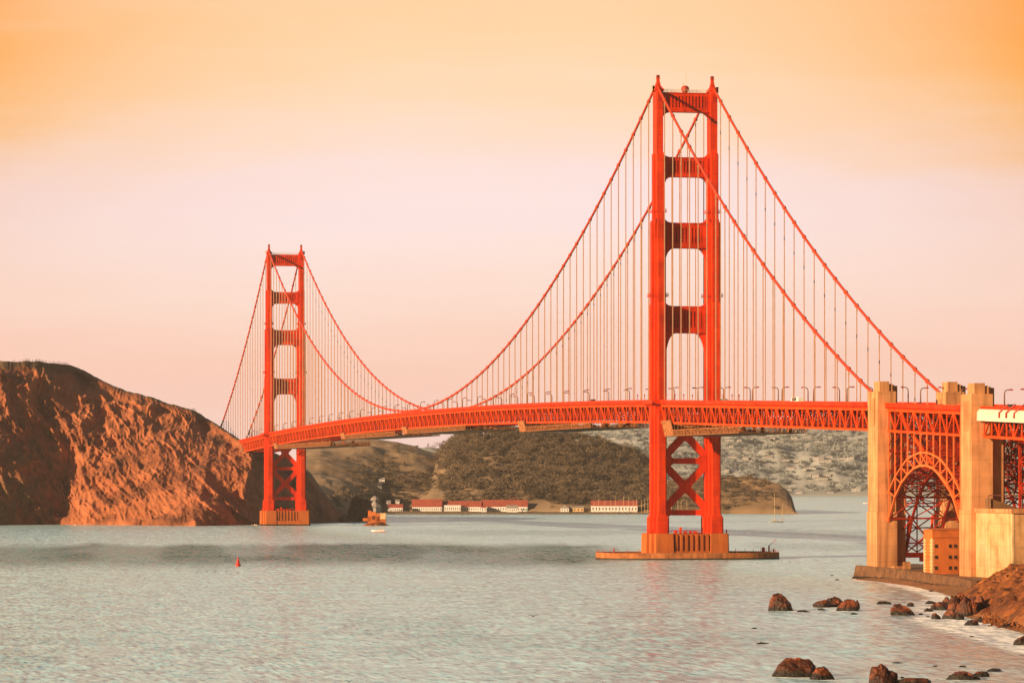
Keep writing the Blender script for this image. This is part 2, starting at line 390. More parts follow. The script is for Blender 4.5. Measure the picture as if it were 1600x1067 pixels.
def leg_mesh(sgn):
    m = MB(); x = 13.35 * sgn; c = (x, YO)
    # (z0, z1, [(half width, half depth) ...]) the stepped cells, bottom to top
    secs = [(12.2, 19.5, [(4.75, 2.9), (3.5, 5.6), (2.55, 9.1)]),
            (18.5, 121.0, [(3.75, 1.9), (2.65, 4.6), (1.72, 8.0)]),
            (120, 160.5, [(3.45, 1.8), (2.4, 4.1), (1.66, 6.3)]),
            (159.5, 192.5, [(2.65, 1.75), (1.66, 4.95)]),
            (191.5, 222.6, [(1.62, 3.6)])]
    for z0, z1, cells in secs:
        for i, (hw, hd) in enumerate(cells):
            m.cbox(c, hw, hd, z0 + .01 * i, z1 - .9 * (len(cells) - 1 - i) * -.0 + .55 * i, 0)
    # flared skirt between foot and shaft
    for hw, hd, HW, HD in ((3.75, 1.9, 4.75, 2.9), (2.65, 4.6, 3.5, 5.6), (1.72, 8.0, 2.55, 9.1)):
        z0, z1 = 19.49, 21.6
        m.add([(x - HW, YO - HD, z0), (x + HW, YO - HD, z0), (x + HW, YO + HD, z0), (x - HW, YO + HD, z0),
               (x - hw, YO - hd, z1), (x + hw, YO - hd, z1), (x + hw, YO + hd, z1), (x - hw, YO + hd, z1)],
              [(0, 3, 2, 1), (4, 5, 6, 7), (0, 1, 5, 4), (1, 2, 6, 5), (2, 3, 7, 6), (3, 0, 4, 7)])
    # fluting at the head
    for k in range(4):
        m.box((x - .9 + .6 * k - .14, YO - 3.85, 217.6), (x - .9 + .6 * k + .14, YO - 3.5, 222))
        m.box((x - .9 + .6 * k - .14, YO + 3.85, 217.6), (x - .9 + .6 * k + .14, YO + 3.5, 222))
    # vertical seams on the long shaft
    for z in (40, 58, 92, 107, 136, 148, 176, 206):
        m.cbox(c, 1.80 if z < 121 else 1.72, 8.07 if z < 121 else 6.38 if z < 160 else 5.03 if z < 192 else 3.67, z, z + .22)
    return m
def saddle_mesh(sgn):
    m = MB(); x = 13.35 * sgn
    prof = [(2.3, 222.5), (2.25, 223.3), (1.55, 224.1), (1.0, 225.3), (.72, 226.8), (.58, 228.4)]
    for (a, z0), (b, z1) in zip(prof, prof[1:]):
        da, db = a * 1.35, b * 1.35
        m.add([(x - a, YO - da, z0), (x + a, YO - da, z0), (x + a, YO + da, z0), (x - a, YO + da, z0), (x - b, YO - db, z1), (x + b, YO - db, z1), (x + b, YO + db, z1), (x - b, YO + db, z1)],
              [(0, 1, 5, 4), (1, 2, 6, 5), (2, 3, 7, 6), (3, 0, 4, 7)])
    m.cbox((x, YO), .75, .85, 228.3, 228.7)
    return m
def beacon_mesh(sgn):
    m = MB(); x = 13.35 * sgn
    m.cbox((x, YO), .85, .85, 228.72, 228.95)
    for a, b in ((-.6, -.6), (.6, -.6), (.6, .6), (-.6, .6)): m.cbox((x + a, YO + b), .12, .12, 228.9, 230.2)
    m.lathe((x, YO, 228.95), [(.5, 0), (.55, .7), (.35, 1.2), (.05, 1.4)], 10)
    return m
STRUTS = [(212.6, 222.0, (4.6, 5.2), (0, .0)), (181.7, 191.2, (4.2, 5.0), (3.6, 1.9)), (147.8, 160.0, (4.4, 8.0), (3.6, 1.9)), (107.4, 120.3, (4.9, 13.5), (3.6, 1.9))]
def strut_mesh(i):
    zb, zt, rb, rt = STRUTS[i]
    m = MB(); hw = (1.62, 2.65, 3.45, 3.75)[i]; x0 = 13.35 - hw + .25
    s0 = 1.25
    m.prism(strut_outline(x0, zb, zt, rb, rt), 'y', YO - s0, YO + s0)
    xi = x0 - 1.3
    bot, top = zb + (zt - zb) * .22, zt - (zt - zb) * .20
    for sy in (-1, 1):
        a, b = YO + sy * (s0 - .02), YO + sy * (s0 + 1.05)
        m.box((-xi - 1.0, a, zb + .08), (xi + 1.0, b, bot)); m.box((-xi - 1.0, a, top), (xi + 1.0, b, zt - .08))
        m.box((-xi - 1.0, a, bot), (-xi + .9, b, top)); m.box((xi - .9, a, bot), (xi + 1.0, b, top))
        nf = (12, 11, 10, 9)[i]; w = (2 * xi - 1.8) / nf
        for k in range(nf):
            xx = -xi + .9 + w * (k + .5)
            if k % 1 == 0: m.box((xx - w * .27, a, bot - .02), (xx + w * .27, YO + sy * (s0 + .98), top + .02))
        m.box((-xi - 1.0, a, zt - .5), (xi + 1.0, YO + sy * (s0 + 1.3), zt - .1))
    return m
def brace_mesh(zc_, hh, top_open=False):
    "one X of the bracing below the roadway"
    m = MB(); w = 3.5; x1 = 10.6; t = .9
    for sx in (-1, 1):
        for sz in (-1, 1):
            if top_open and sz > 0: continue
            dx, dz = x1 + .8, hh; l = math.hypot(dx, dz); nx, nz = -dz / l * w / 2, dx / l * w / 2
            a = (0, zc_); b = (sx * dx, zc_ + sz * dz)
            m.prism([(a[0] + nx * sx, a[1] + nz * sz), (a[0] - nx * sx, a[1] - nz * sz), (b[0] - nx * sx, b[1] - nz * sz), (b[0] + nx * sx, b[1] + nz * sz)], 'y', YO - t - .02 * (sx + 1) - .01 * sz, YO + t + .02 * (sx + 1) + .01 * sz)
    g = 2.5
    m.prism([(-g, zc_ - g * 1.25), (g, zc_ - g * 1.25), (g + .5, zc_), (g, zc_ + g * 1.25), (-g, zc_ + g * 1.25), (-g - .5, zc_)], 'y', YO - t - .12, YO + t + .12)
    return m
def hbrace_mesh(z, h):
    m = MB(); t = .95
    m.box((-11.5, YO - t, z - h / 2), (11.5, YO + t, z + h / 2))
    for s in (-1, 1):       # big gusset at each leg
        m.prism([(s * 11.6, z - 5.2), (s * 8.4, z - 3.6), (s * 6.2, z - 1.3), (s * 6.2, z + 1.3), (s * 8.4, z + 3.6), (s * 11.6, z + 5.2)], 'y', YO - t - .1, YO + t + .1)
    return m
def low_brace_mesh(z, h):
    m = MB(); t = .95
    m.box((-11.5, YO - t, z - h / 2), (11.5, YO + t, z + h / 2))
    for s in (-1, 1):
        m.prism([(s * 11.6, z - 3.6), (s * 9.6, z - 2.9), (s * 7.6, z - h / 2 + .05), (s * 7.2, z + h / 2), (s * 9, z + 3), (s * 11.6, z + 4.4)], 'y', YO - t - .1, YO + t + .1)
    return m
def ring_mesh(sgn, z, hw, hd):
    "service gallery round a leg: deck, brackets and rail"
    m = MB(); x = 13.35 * sgn; o = .5
    for a, b in (((x - hw - o, YO - hd - o), (x + hw + o, YO - hd)), ((x - hw - o, YO + hd), (x + hw + o, YO + hd + o)), ((x - hw - o, YO - hd), (x - hw, YO + hd)), ((x + hw, YO - hd), (x + hw + o, YO + hd))):
        m.box((a[0], a[1], z), (b[0], b[1], z + .25))
    cs = [(x - hw - o, YO - hd - o), (x + hw + o, YO - hd - o), (x + hw + o, YO + hd + o), (x - hw - o, YO + hd + o)]
    for i in range(4):
        a, b = cs[i], cs[(i + 1) % 4]
        m.bar((a[0], a[1], z + 1.2), (b[0], b[1], z + 1.2), .1)
        n = max(2, int(math.hypot(b[0] - a[0], b[1] - a[1]) / 1.3))
        for k in range(n):
            t = k / n; p = (a[0] + (b[0] - a[0]) * t, a[1] + (b[1] - a[1]) * t)
            m.bar((p[0], p[1], z - .5), (p[0], p[1], z + 1.2), .14)
    return m
def pier_mesh():
    m = MB()
    for sgn in (-1, 1):
        x = 13.35 * sgn
        for i, (hw, hd) in enumerate(((7.1, 5.2), (5.8, 9.2), (4.35, 13.6))):
            m.cbox((x, YO), hw, hd, -3, 12.0 + .12 * i, .045)
    m.box((-9.6, YO - 11.2, -3), (9.6, YO + 11.2, 11.8))
    for sy in (-1, 1):
        for k in range(7):
            xx = -7.6 + k * 2.53
            m.box((xx - .62, YO + sy * 11.1, -3), (xx + .62, YO + sy * 12.5, 11.6))
        m.box((-9.3, YO + sy * 11.15, -3), (9.3, YO + sy * 12.9, 3.9))
    m.box((-9.6, YO - 11.5, 11.7), (9.6, YO + 11.5, 12.05))
    return m
def pierrail_mesh():
    m = MB()
    for sy in (-1, 1):
        m.bar((-18, YO + sy * 8.6, 13.3), (18, YO + sy * 8.6, 13.3), .12)
        m.bar((-8.5, YO + sy * 11, 13.4), (8.5, YO + sy * 11, 13.4), .12)
        for k in range(12): m.bar((-8.5 + k * 1.54, YO + sy * 11, 12), (-8.5 + k * 1.54, YO + sy * 11, 13.4), .14)
    for k, (w, h) in enumerate(((1.2, 1.8), (.9, 3.2), (1.5, 1.4), (1.1, 1.7), (1.6, 1.2))):
        xx = -7 + k * 2.4; m.box((xx - w / 2, YO - 9.4, 12.04), (xx + w / 2, YO - 8.2, 12 + h))
    for xx in (-19.3, -17.6, 17.5, 19.4):
        m.box((xx - .25, YO - 4, 12.1), (xx + .25, YO - 3.5, 14)); 
    return m
def toprail_mesh():
    m = MB(); z = 222.05
    for sy in (-1, 1):
        yy = YO + sy * 2.0
        for h in (.75, 1.4): m.bar((-11.6, yy, z + h), (11.6, yy, z + h), .1, .1)
        for k in range(14): m.bar((-11.6 + k * 1.785, yy, z), (-11.6 + k * 1.785, yy, z + 1.4), .12)
        for s in (-1, 1):
            m.box((s * 15.4, YO - 1, 222.4), (s * 16.2, YO + 1, 225.0))
    return m
def walk_mesh(s):
    "roadway walk that wraps the outside of each leg, on curved brackets"
    m = MB()
    if True:
        z = zr(0)
        m.box((s * 13.0, YO - 9.6, z - 2.1), (s * 18.7, YO - 8.0, z - 1.5)); m.box((s * 13.0, YO + 8.0, z - 2.1), (s * 18.7, YO + 9.6, z - 1.5))
        m.box((s * 17.1, YO - 9.6, z - 2.05), (s * 18.75, YO + 9.6, z - 1.55))
        m.box((s * 18.5, YO - 9.7, z - 1.6), (s * 18.7, YO + 9.7, z + .1))
        m.box((s * 13.2, YO - 9.7, z - 1.6), (s * 18.7, YO - 9.5, z + .1)); m.box((s * 13.2, YO + 9.5, z - 1.6), (s * 18.7, YO + 9.7, z + .1))
        for yy in (-7.2, -4.2, -1.2, 1.8, 4.8, 7.2):
            pts = [(s * (18.4 - 3.4 * math.sin(a)), YO + yy, z - 2.0 - 4.6 * (1 - math.cos(a))) for a in [R(t) for t in range(0, 91, 15)]]
            m.tube(pts, .28, 6)
        for xx in (14.2, 16.2):
            m.tube([(s * xx, YO - 9.5 + 3.2 * math.sin(a), z - 2.0 - 4.6 * (1 - math.cos(a))) for a in [R(t) for t in range(0, 91, 15)]], .28, 6)
    return m
TM = {}
def tower(y, first):
    t = empty('tower', (0, y, 0), bridge)
    def put(key, name, fn, m, smooth=False, lab=None):
        if key not in TM: TM[key] = fn().mesh(name, m, (0, 0, 0), smooth)
        o = link(name, TM[key], (0, 0, 0), t)
        if lab: o['label'] = lab
        return o
    for s in (-1, 1):
        put(('leg', s), 'leg', lambda: leg_mesh(s), M['orange'])
        put(('sad', s), 'saddle_housing', lambda: saddle_mesh(s), M['orange'])
        put(('walk', s), 'leg_walkway', lambda: walk_mesh(s), M['orange'])
        put(('bea', s), 'beacon', lambda: beacon_mesh(s), M['lamphead'])
        put(('g1', s), 'service_gallery', lambda: ring_mesh(s, 165.0, 2.65, 4.0), M['orange'])
        put(('g2', s), 'service_gallery', lambda: ring_mesh(s, 125.0, 3.45, 4.6), M['orange'])
    for i in range(4): put(('strut', i), 'portal_strut', lambda: strut_mesh(i), M['orange'])
    put('x1', 'cross_brace', lambda: brace_mesh(34.3, 11.6), M['orange'])
    put('x2', 'cross_brace', lambda: brace_mesh(59.2, 11.8), M['orange'])
    put('h1', 'horizontal_brace', lambda: hbrace_mesh(46.6, 2.7), M['orange'])
    put('h2', 'horizontal_brace', lambda: low_brace_mesh(22.0, 2.6), M['orange'])
    put('pier', 'pier', pier_mesh, M['pier'])
    put('prail', 'pier_railing', pierrail_mesh, M['orange'])
    put('trail', 'top_railing', toprail_mesh, M['rail'])
    if first:
        m = MB(); m.lathe((0, YO, 223.6), [(.3, -1.6), (1.0, -1.4), (1.7, -.7), (1.95, .2), (1.8, 1.0), (1.2, 1.6), (.3, 1.85)], 20)
        o = m.build('radome', M['radome'], t, smooth=True)
        m = MB(); m.tube([(0.4, YO, 225), (.4, YO, 232.3)], .11, 6); m.tube([(-.9, YO, 225), (-.9, YO, 227)], .13, 6); m.build('antenna', M['rail'], t)
    return t
tower(0, True); tower(1280, False)

# main cables
def cable(x):
    m = MB()
    ys = [-335 + i * (335 / 44) for i in range(44)] + [i * (1280 / 120) for i in range(120)] + [1280 + i * (335 / 44) for i in range(45)]
    m.tube([(x, y, zc(y)) for y in ys], .60, 10)
    for y in SUSP:
        d = .9; m.tube([(x, y - d, zc(y - d)), (x, y - d * .6, zc(y - d * .6)), (x, y + d * .6, zc(y + d * .6)), (x, y + d, zc(y + d))], [.66, .92, .92, .66], 10)
    return m.build('main_cable', M['cable'], bridge, smooth=True)
SUSP = [-15.24 * k for k in range(1, 22)] + [1280 / 84 * k for k in range(1, 84)] + [1280 + 15.24 * k for k in range(1, 22)]
for x in (-XT, XT): cable(x)
def susp(m, x, y):
    zt, zb = zc(y), zr(y) - 2.6
    if zt - zb < .6: return
    for o in (-.34, .34):
        m.bar((x + o * .55, y + o, zb), (x + o * .55, y + o, zt - .6), .24)
    m.cbox((x, y), .3, .42, zt - 2.2, zt - 1.7)
cand = sorted(((zc(y) - zr(y)) / depth_of(x, y), x, y) for x in (-XT, XT) for y in SUSP)[::-1]
for i, (_, x, y) in enumerate(cand[:100]):
    m = MB(); susp(m, x, y); m.build('suspender', M['rope'], bridge, (x, y, zr(y)))
m = MB()
for _, x, y in cand[100:]: susp(m, x, y)
tag(m.build('far_suspender', M['rope'], bridge), kind='stuff')

# decks
def truss_side(m, x, ys, zo_t=-2.6, zo_b=-10.6, tc=1.15, bc=.95, v=.42, dg=.5, xpanel=None):
    n = len(ys) - 1
    for i in range(n):
        y0, y1 = ys[i], ys[i + 1]
        m.bar((x, y0, zr(y0) + zo_t), (x, y1, zr(y1) + zo_t), .75, tc); m.bar((x, y0, zr(y0) + zo_b), (x, y1, zr(y1) + zo_b), .75, bc)
        a, b = (zo_b, zo_t) if i % 2 == 0 else (zo_t, zo_b)
        if xpanel is not None and i == xpanel:
            m.bar((x, y0, zr(y0) + zo_b), (x, y1, zr(y1) + zo_t), dg, dg * .8)
        if xpanel is not None and i > xpanel: a, b = b, a
        m.bar((x + .02, y0, zr(y0) + a), (x + .02, y1, zr(y1) + b), dg, dg * .8)
    for i, y in enumerate(ys):
        m.bar((x - .02, y, zr(y) + zo_b), (x - .02, y, zr(y) + zo_t), v, v)
        if i % 2 == 0: m.box((x - .3, y - .9, zr(y) + zo_b), (x + .3, y + .9, zr(y) + zo_b + 1.2))
        else: m.box((x - .3, y - .95, zr(y) + zo_t - 1.5), (x + .3, y + .95, zr(y) + zo_t))
def deck(span, ya, yb, n, far=False):
    ys = [ya + (yb - ya) * i / n for i in range(n + 1)]
    for x in (-XT, XT):
        m = MB(); truss_side(m, x, ys); m.build('stiffening_truss', M['truss'], span)
        m = MB(); s = math.copysign(1, x); xo = x + s * 1.25
        for i in range(n):
            y0, y1 = ys[i], ys[i + 1]
            m.bar((xo, y0, zr(y0) - .72), (xo, y1, zr(y1) - .72), .22, 1.4)
            m.bar((xo + s * .05, y0, zr(y0) + .02), (xo + s * .05, y1, zr(y1) + .02), .34, .2)
            if i % 2 == 0: m.box((xo - .18, y0 - .22, zr(y0) - 1.5), (xo + .18, y0 + .22, zr(y0) + .12))
            for k in (.0, .33, .66):
                y = y0 + (y1 - y0) * k; m.box((x + s * .3, y - .42, zr(y) - 2.06), (xo + s * .1, y + .42, zr(y) - 1.42))
        m.build('railing', M['orange'], span)
    m = MB()
    for i in range(n):
        y0, y1 = ys[i], ys[i + 1]
        m.bar((0, y0, zr(y0) - 1.75), (0, y1, zr(y1) - 1.75), 28.9, .4)
    m.build('roadway', M['road'], span)
    m = MB()
    for i, y in enumerate(ys):
        z = zr(y)
        m.box((-13.3, y - .25, z - 4.4), (13.3, y + .25, z - 2.0)); m.box((-13.3, y - .3, z - 11.0), (13.3, y + .3, z - 10.3))
        for s in (-1, 1):
            m.bar((s * 13.2, y, z - 10.5), (s * 4.4, y, z - 4.2), .4); m.bar((0, y, z - 10.5), (s * 4.4, y, z - 4.2), .4)
            m.bar((s * 7, y, z - 10.5), (s * 7, y, z - 4.2), .3)
        if i < n:
            y1 = ys[i + 1]; z1 = zr(y1)
            s = 1 if i % 2 == 0 else -1
            m.bar((-13.2 * s, y, z - 10.6), (13.2 * s, y1, z1 - 10.6), .5)
            for xx in (-11, -7.5, -4, 0, 4, 7.5, 11): m.bar((xx, y, z - 2.6), (xx, y1, z1 - 2.6), .35, 1.2)
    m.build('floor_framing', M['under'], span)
for ya, yb, n in ((-331, -1.5, 44), (-1.5, 1278.5, 168), (1278.5, 1610, 44)):
    sp = empty('deck_span', (0, ya, 0), bridge); deck(sp, ya, yb, n)

# ------------------------------------------------------------------ concrete pylons
def pylon(x_w, x_e, y_n, y_s, ztop, zbot, label, west=True):
    rt = empty('concrete_pylon', ((x_w + x_e) / 2, (y_n + y_s) / 2, zbot)); tag(rt, label, 'bridge pylon', 'concrete pylons of the bridge approach')
    m = MB(); w = x_e - x_w; sh = ztop - 3.8
    m.box((x_w, y_s, zbot), (x_w + w * .86, y_n, sh))
    m.box((x_w - .35, y_s - .35, zbot), (x_w + w * .86 + .35, y_n + .35, zbot + 24))
    m.box((x_w + w * .8, y_s + 1.6, zbot), (x_e + 3.2, y_n - 1.6, sh - 9)); m.box((x_w + w * .82, y_s + 2.2, zbot), (x_e, y_n - 2.2, sh + 2.2))
    # chamfer-like vertical rib on the west face
    yc = (y_n + y_s) / 2; sg = -1
    for yy in (yc - 2.2, yc + 2.2): m.box((x_w - .3, yy - .45, sh - 13), (x_w + .1, yy + .45, sh - 2.4))
    m.build('shaft', M['pylon'], rt)
    m = MB()
    m.box((x_w + w * .12, y_s + .5, sh - .02), (x_w + w * .56, y_n - 4.2, ztop)); m.box((x_w + w * .5, y_s + .9, sh - .02), (x_w + w * .72, y_n - 4.6, ztop - .9))
    m.box((x_w + w * .66, y_s + 1.4, sh), (x_w + w * .86 - .2, y_n - 4.0, ztop - 1.3))
    m.build('cap_block', M['pylon'], rt)
    m = MB(); m.box((x_w - .33, yc - .55, sh - 13.2), (x_w - .02, yc + .55, sh - 2.6)); m.build('relief_slot', M['pylon'], rt)
    return rt
pylon(-18.0, -9.4, -343.2, -355.2, 75.2, 1.5, 'pale concrete pylon nearest the sea, where the suspended deck meets the arch')
pylon(9.4, 18.0, -343.2, -355.2, 75.2, 1.5, 'concrete pylon top behind the arch deck, where the farther cable comes down')
pylon(-18.0, -8.8, -451.0, -462.6, 71.8, 3, 'concrete pylon beside the white tarp, tallest block at the end of the arch')
# ------------------------------------------------------------------ steel arch over the fort
arch = empty('arch_bridge', (0, -397, 5)); tag(arch, 'orange steel arch span between two concrete pylons above the brick fort', 'arch bridge')
AY = [-348.5 - 7.508 * k for k in range(14)]
AO = [27.5, 33.3, 38.6, 42.4, 45.4, 46.9, 47.8]; AO = AO + AO[::-1]
AI = [9.5, 23.0, 31.0, 36.3, 39.5, 41.9, 43.0]; AI = AI + AI[::-1]
def bots(k): return zr(AY[k]) - 10.4
for x in (-XT, XT):
    m = MB()
    for k in range(13):
        m.bar((x, AY[k], AO[k]), (x, AY[k + 1], AO[k + 1]), .7, .6); m.bar((x, AY[k], AI[k]), (x, AY[k + 1], AI[k + 1]), .8, .75)
        a, b = ((AO[k], AI[k + 1]) if k < 6 else (AI[k], AO[k + 1]))
        if k == 6: m.bar((x, AY[6], AO[6]), (x, AY[7], AI[7]), .34)
        m.bar((x + .03, AY[k], a), (x + .03, AY[k + 1], b), .36)
    for k in range(14): m.bar((x - .03, AY[k], AI[k]), (x - .03, AY[k], AO[k]), .4)
    for k, s in ((0, -1), (13, 1)):
        y = AY[k]; 
        m.bar((x, y, AO[k]), (x, y - s * -0.0 + s * 0, 8.5), .5); m.bar((x, y, AO[k]), (x, y + s * 4.5, 22), .36); m.bar((x, y + s * 4.5, 22), (x, y, 17.5), .36); m.bar((x, y, 17.5), (x, y + s * 2.5, 13.5), .36)
    m.build('arch_rib', M['archpaint_lit'], arch)
    for k in range(14):
        m = MB(); m.bar((x, AY[k], AO[k] if 0 < k < 13 else 9), (x, AY[k], bots(k)), .46); m.build('spandrel_column', M['archpaint_lit'], arch)
m = MB()     # bracing between the two ribs and between the columns
xs = [-XT, -4.5, 8.5, XT]
for k in range(14):
    m.bar((-XT, AY[k], AI[k]), (XT, AY[k], AI[k]), .7); m.bar((-XT, AY[k], AO[k]), (XT, AY[k], AO[k]), .45)
    if k < 13:
        for xx in (-4.5, 8.5): m.bar((xx, AY[k], AI[k]), (xx, AY[k + 1], AI[k + 1]), .85)
        for a, b in ((-XT, -4.5), (-4.5, 8.5), (8.5, XT)):
            m.bar((a, AY[k], AI[k]), (b, AY[k + 1], AI[k + 1]), .4); m.bar((b, AY[k], AI[k]), (a, AY[k + 1], AI[k + 1]), .4)
        m.bar((-XT, AY[k], AO[k]), (XT, AY[k + 1], AO[k + 1]), .35); m.bar((XT, AY[k], AO[k]), (-XT, AY[k + 1], AO[k + 1]), .35)
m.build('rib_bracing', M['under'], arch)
m = MB()
for k in range(14):
    b = bots(k); z0 = AO[k] if 0 < k < 13 else 10
    n = max(1, int(round((b - z0) / 9)))
    for i in range(n):
        za, zb_ = z0 + (b - z0) * i / n, z0 + (b - z0) * (i + 1) / n
        for xa, xb in ((-XT, 0), (0, XT)):
            m.bar((xa, AY[k], za), (xb, AY[k], zb_), .42); m.bar((xb, AY[k], za), (xa, AY[k], zb_), .42)
        m.bar((-XT, AY[k], zb_), (XT, AY[k], zb_), .5)
    m.bar((0, AY[k], z0), (0, AY[k], b), .4); m.bar((-7, AY[k], z0), (-7, AY[k], b), .3); m.bar((7, AY[k], z0), (7, AY[k], b), .3)
for k in (0, 1, 2): 
    for xx in (-XT, XT):
        for i in range(4):
            za = AO[k] + (bots(k) - AO[k]) * i / 4; zb_ = AO[k] + (bots(k) - AO[k]) * (i + 1) / 4
            m.bar((xx, AY[k], za), (xx, AY[k + 1] if k else AY[1], zb_), .3)
for xx in (-6.8, 0, 6.8, XT):
    for k in range(13):
        za, zb_ = max(AO[k], 20) + .5, bots(k)
        zm = (za + zb_) / 2
        if zb_ - za > 8:
            m.bar((xx, AY[k], za), (xx, AY[k + 1], zm), .36); m.bar((xx, AY[k + 1], za), (xx, AY[k], zm), .36)
            m.bar((xx, AY[k], zm), (xx, AY[k + 1], zb_), .36); m.bar((xx, AY[k + 1], zm), (xx, AY[k], zb_), .36); m.bar((xx, AY[k], zm), (xx, AY[k + 1], zm), .42)
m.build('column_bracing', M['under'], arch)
m = MB()
m.box((-XT - .8, AY[0] - .8, 7.9), (XT + .8, AY[0] + .8, 9.9))
for xa in (-11.6, -6.2, 2, 9): m.box((xa - .9, AY[0] - 1.2, 6.4), (xa + .9, AY[0] + .7, 7.95))
for xa, xb in ((-XT, -4.5), (-4.5, 5)):
    m.bar((xa, AY[0] - .9, 10), (xb, AY[0] - .9, 17), .45); m.bar((xb, AY[0] - .9, 10), (xa, AY[0] - .9, 17), .45); m.bar((xa, AY[0] - .9, 13.5), (xb, AY[0] - .9, 13.5), .5)
for xa in (-4.5, 5): m.bar((xa, AY[0] - .5, 9.5), (xa + .6, AY[0] - 2, 24), .8)
m.build('base_girder', M['truss'], arch)
m = MB(); m.box((-16.6, AY[0] - 6, 1.5), (-4.6, AY[0] + 2, 6.45)); m.build('pedestal', M['pylon'], arch)
deck(arch, -348.5, -446.1, 13)
# anchor cable running down behind the arch truss
m = MB()
for x in (-XT + 3.0,): m.tube([(x, -352, 66), (x, -380, 52.5), (x, -402, 42), (x, -444, 22)], .8, 8)
m.build('anchor_cable', M['truss'], arch, smooth=True)

# ------------------------------------------------------------------ approach viaduct
via = empty('approach_viaduct', (0, -480, 27)); tag(via, 'steel truss approach road partly wrapped in white sheeting above the concrete block', 'viaduct')
YS = [-464 - 7.62 * k for k in range(10)]
deck(via, YS[0], YS[-1], 9)
m = MB()
for k, (y, x0, x1) in enumerate(((-478, -5.6, 13), (-500, -5.6, 13))):
    for xx in (x0, (x0 + x1) / 2, x1): m.bar((xx, y, 25), (xx, y, 53), .9)
    for i in range(3):
        za, zb_ = 26 + 9 * i, 35 + 9 * i
        for xa, xb in ((x0, (x0 + x1) / 2), ((x0 + x1) / 2, x1)):
            m.bar((xa, y, za), (xb, y, zb_), .55); m.bar((xb, y, za), (xa, y, zb_), .55)
        m.bar((x0, y, zb_), (x1, y, zb_), .7)
for xx in (-5.6, 3.7, 13):
    for i in range(3):
        za, zb_ = 26 + 9 * i, 35 + 9 * i
        m.bar((xx, -478, za), (xx, -500, zb_), .5); m.bar((xx, -500, za), (xx, -478, zb_), .5); m.bar((xx, -478, zb_), (xx, -500, zb_), .55)
m.box((-6.5, -479.2, 49.4), (14, -476.8, 52.0))
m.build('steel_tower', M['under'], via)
m = MB(); ya, yb = -463.2, -532
prof = [(-12.6, zr(-480) - .6), (-15.4, zr(-480) - .9), (-16.2, zr(-480) - 1.9), (-16.3, zr(-480) - 5.0), (-12.6, zr(-480) - 5.0)]
n = 26
for i in range(n):
    y0 = ya + (yb - ya) * i / n; y1 = ya + (yb - ya) * (i + 1) / n
    j = .16 * (i % 2); j2 = .16 * ((i + 1) % 2); dz0 = zr(y0) - zr(-480); dz1 = zr(y1) - zr(-480)
    P0 = [(x - j, y0, z + dz0) for x, z in prof]; P1 = [(x - j2, y1, z + dz1) for x, z in prof]
    m.add(P0 + P1, [(0, 1, 6, 5), (1, 2, 7, 6), (2, 3, 8, 7), (3, 4, 9, 8), (4, 0, 5, 9)])
    if i == 0: m.add(P0, [(0, 1, 2, 3, 4)])
m.build('tarp_enclosure', M['tarp'], via)
for i, y in enumerate((-488, -495, -503)):
    m = MB(); z = zr(y); m.tube([(-14.4, y - 2.5, z + .9), (-15.6, y - .6, z - .5), (-16.7, y + .6, z - 1.9), (-16.75, y + .6, z - 3.6)], .34, 6); m.build('tarp_bracket', M['radome'], via)
# big concrete block under the viaduct
blk = empty('concrete_abutment', (0, -480, 3)); tag(blk, 'broad stained concrete block with a flat rim beside the brick fort', 'abutment')
m = MB(); m.box((-16.4, -500, 2), (30, -461.2, 26.3))
m.build('wall', M['wallc'], blk)
m = MB()
for xx in (-16.3, -8.2, -.5, 7.5): m.box((xx - .12, -500.07, 2), (xx + .12, -499.9, 26.2))
m.box((-16.47, -500.1, 2), (-15.7, -499.2, 26.25)); m.box((-16.3, -500.06, 15.2), (30, -499.95, 15.35)); m.build('joint', M['quoin'], blk)
m = MB(); m.box((-16.9, -500.6, 26.25), (30.5, -460.9, 27.7)); m.build('rim', M['pylon'], blk)
m = MB(); m.prism([(-13.5, 27.68), (-13.5, 31.2), (-3, 27.68)], 'y', -470, -464.0); m.build('sloped_bulkhead', M['platform'], blk)
m = MB()
for a, b in (((-14.5, 27.6), (-14.5, 32.3)), ((-14.5, 32.3), (-1, 32.3)), ((-1, 27.6), (-1, 32.3))): m.bar((a[0], -470.6, a[1]), (b[0], -470.6, b[1]), .3)
m.build('guard_frame', M['lamp'], blk)

# ------------------------------------------------------------------ brick fort under the arch
fort = empty('brick_fort', (-5, -425, 4.5)); tag(fort, 'orange brick fort with small square windows and pale corner stones under the arch', 'fort')
fx0, fy0, fz0, fz1 = -20.8, -428, 3.2, 19.8
ch = 1.9
wall = MB(); CV = 2.1   # the corner face: ch to the west, ch*CV to the north
poly = [(fx0, fy0), (14, fy0), (14, -390), (-7, -390), (fx0 - ch, fy0 + ch * CV)]
wall.prism(poly, 'z', fz0, fz1 - 2.9)
fw = wall.build('wall', M['brick'], fort)
m = MB(); g = .25
m.prism([(fx0 - g * .4, fy0 - g), (14.2, fy0 - g), (14.2, -389.8), (-7, -389.8), (fx0 - ch - g, fy0 + ch * CV)], 'z', fz1 - 2.95, fz1 - 2.5)
m.prism([(x + (.02 if x < 0 else -.02), y + .02) for x, y in poly], 'z', fz1 - 2.52, fz1 - .25)
m.prism([(fx0 - g * .4, fy0 - g), (14.2, fy0 - g), (14.2, -389.8), (-7, -389.8), (fx0 - ch - g, fy0 + ch * CV)], 'z', fz1 - .26, fz1)
m.build('parapet', M['brick'], fort)
m = MB()
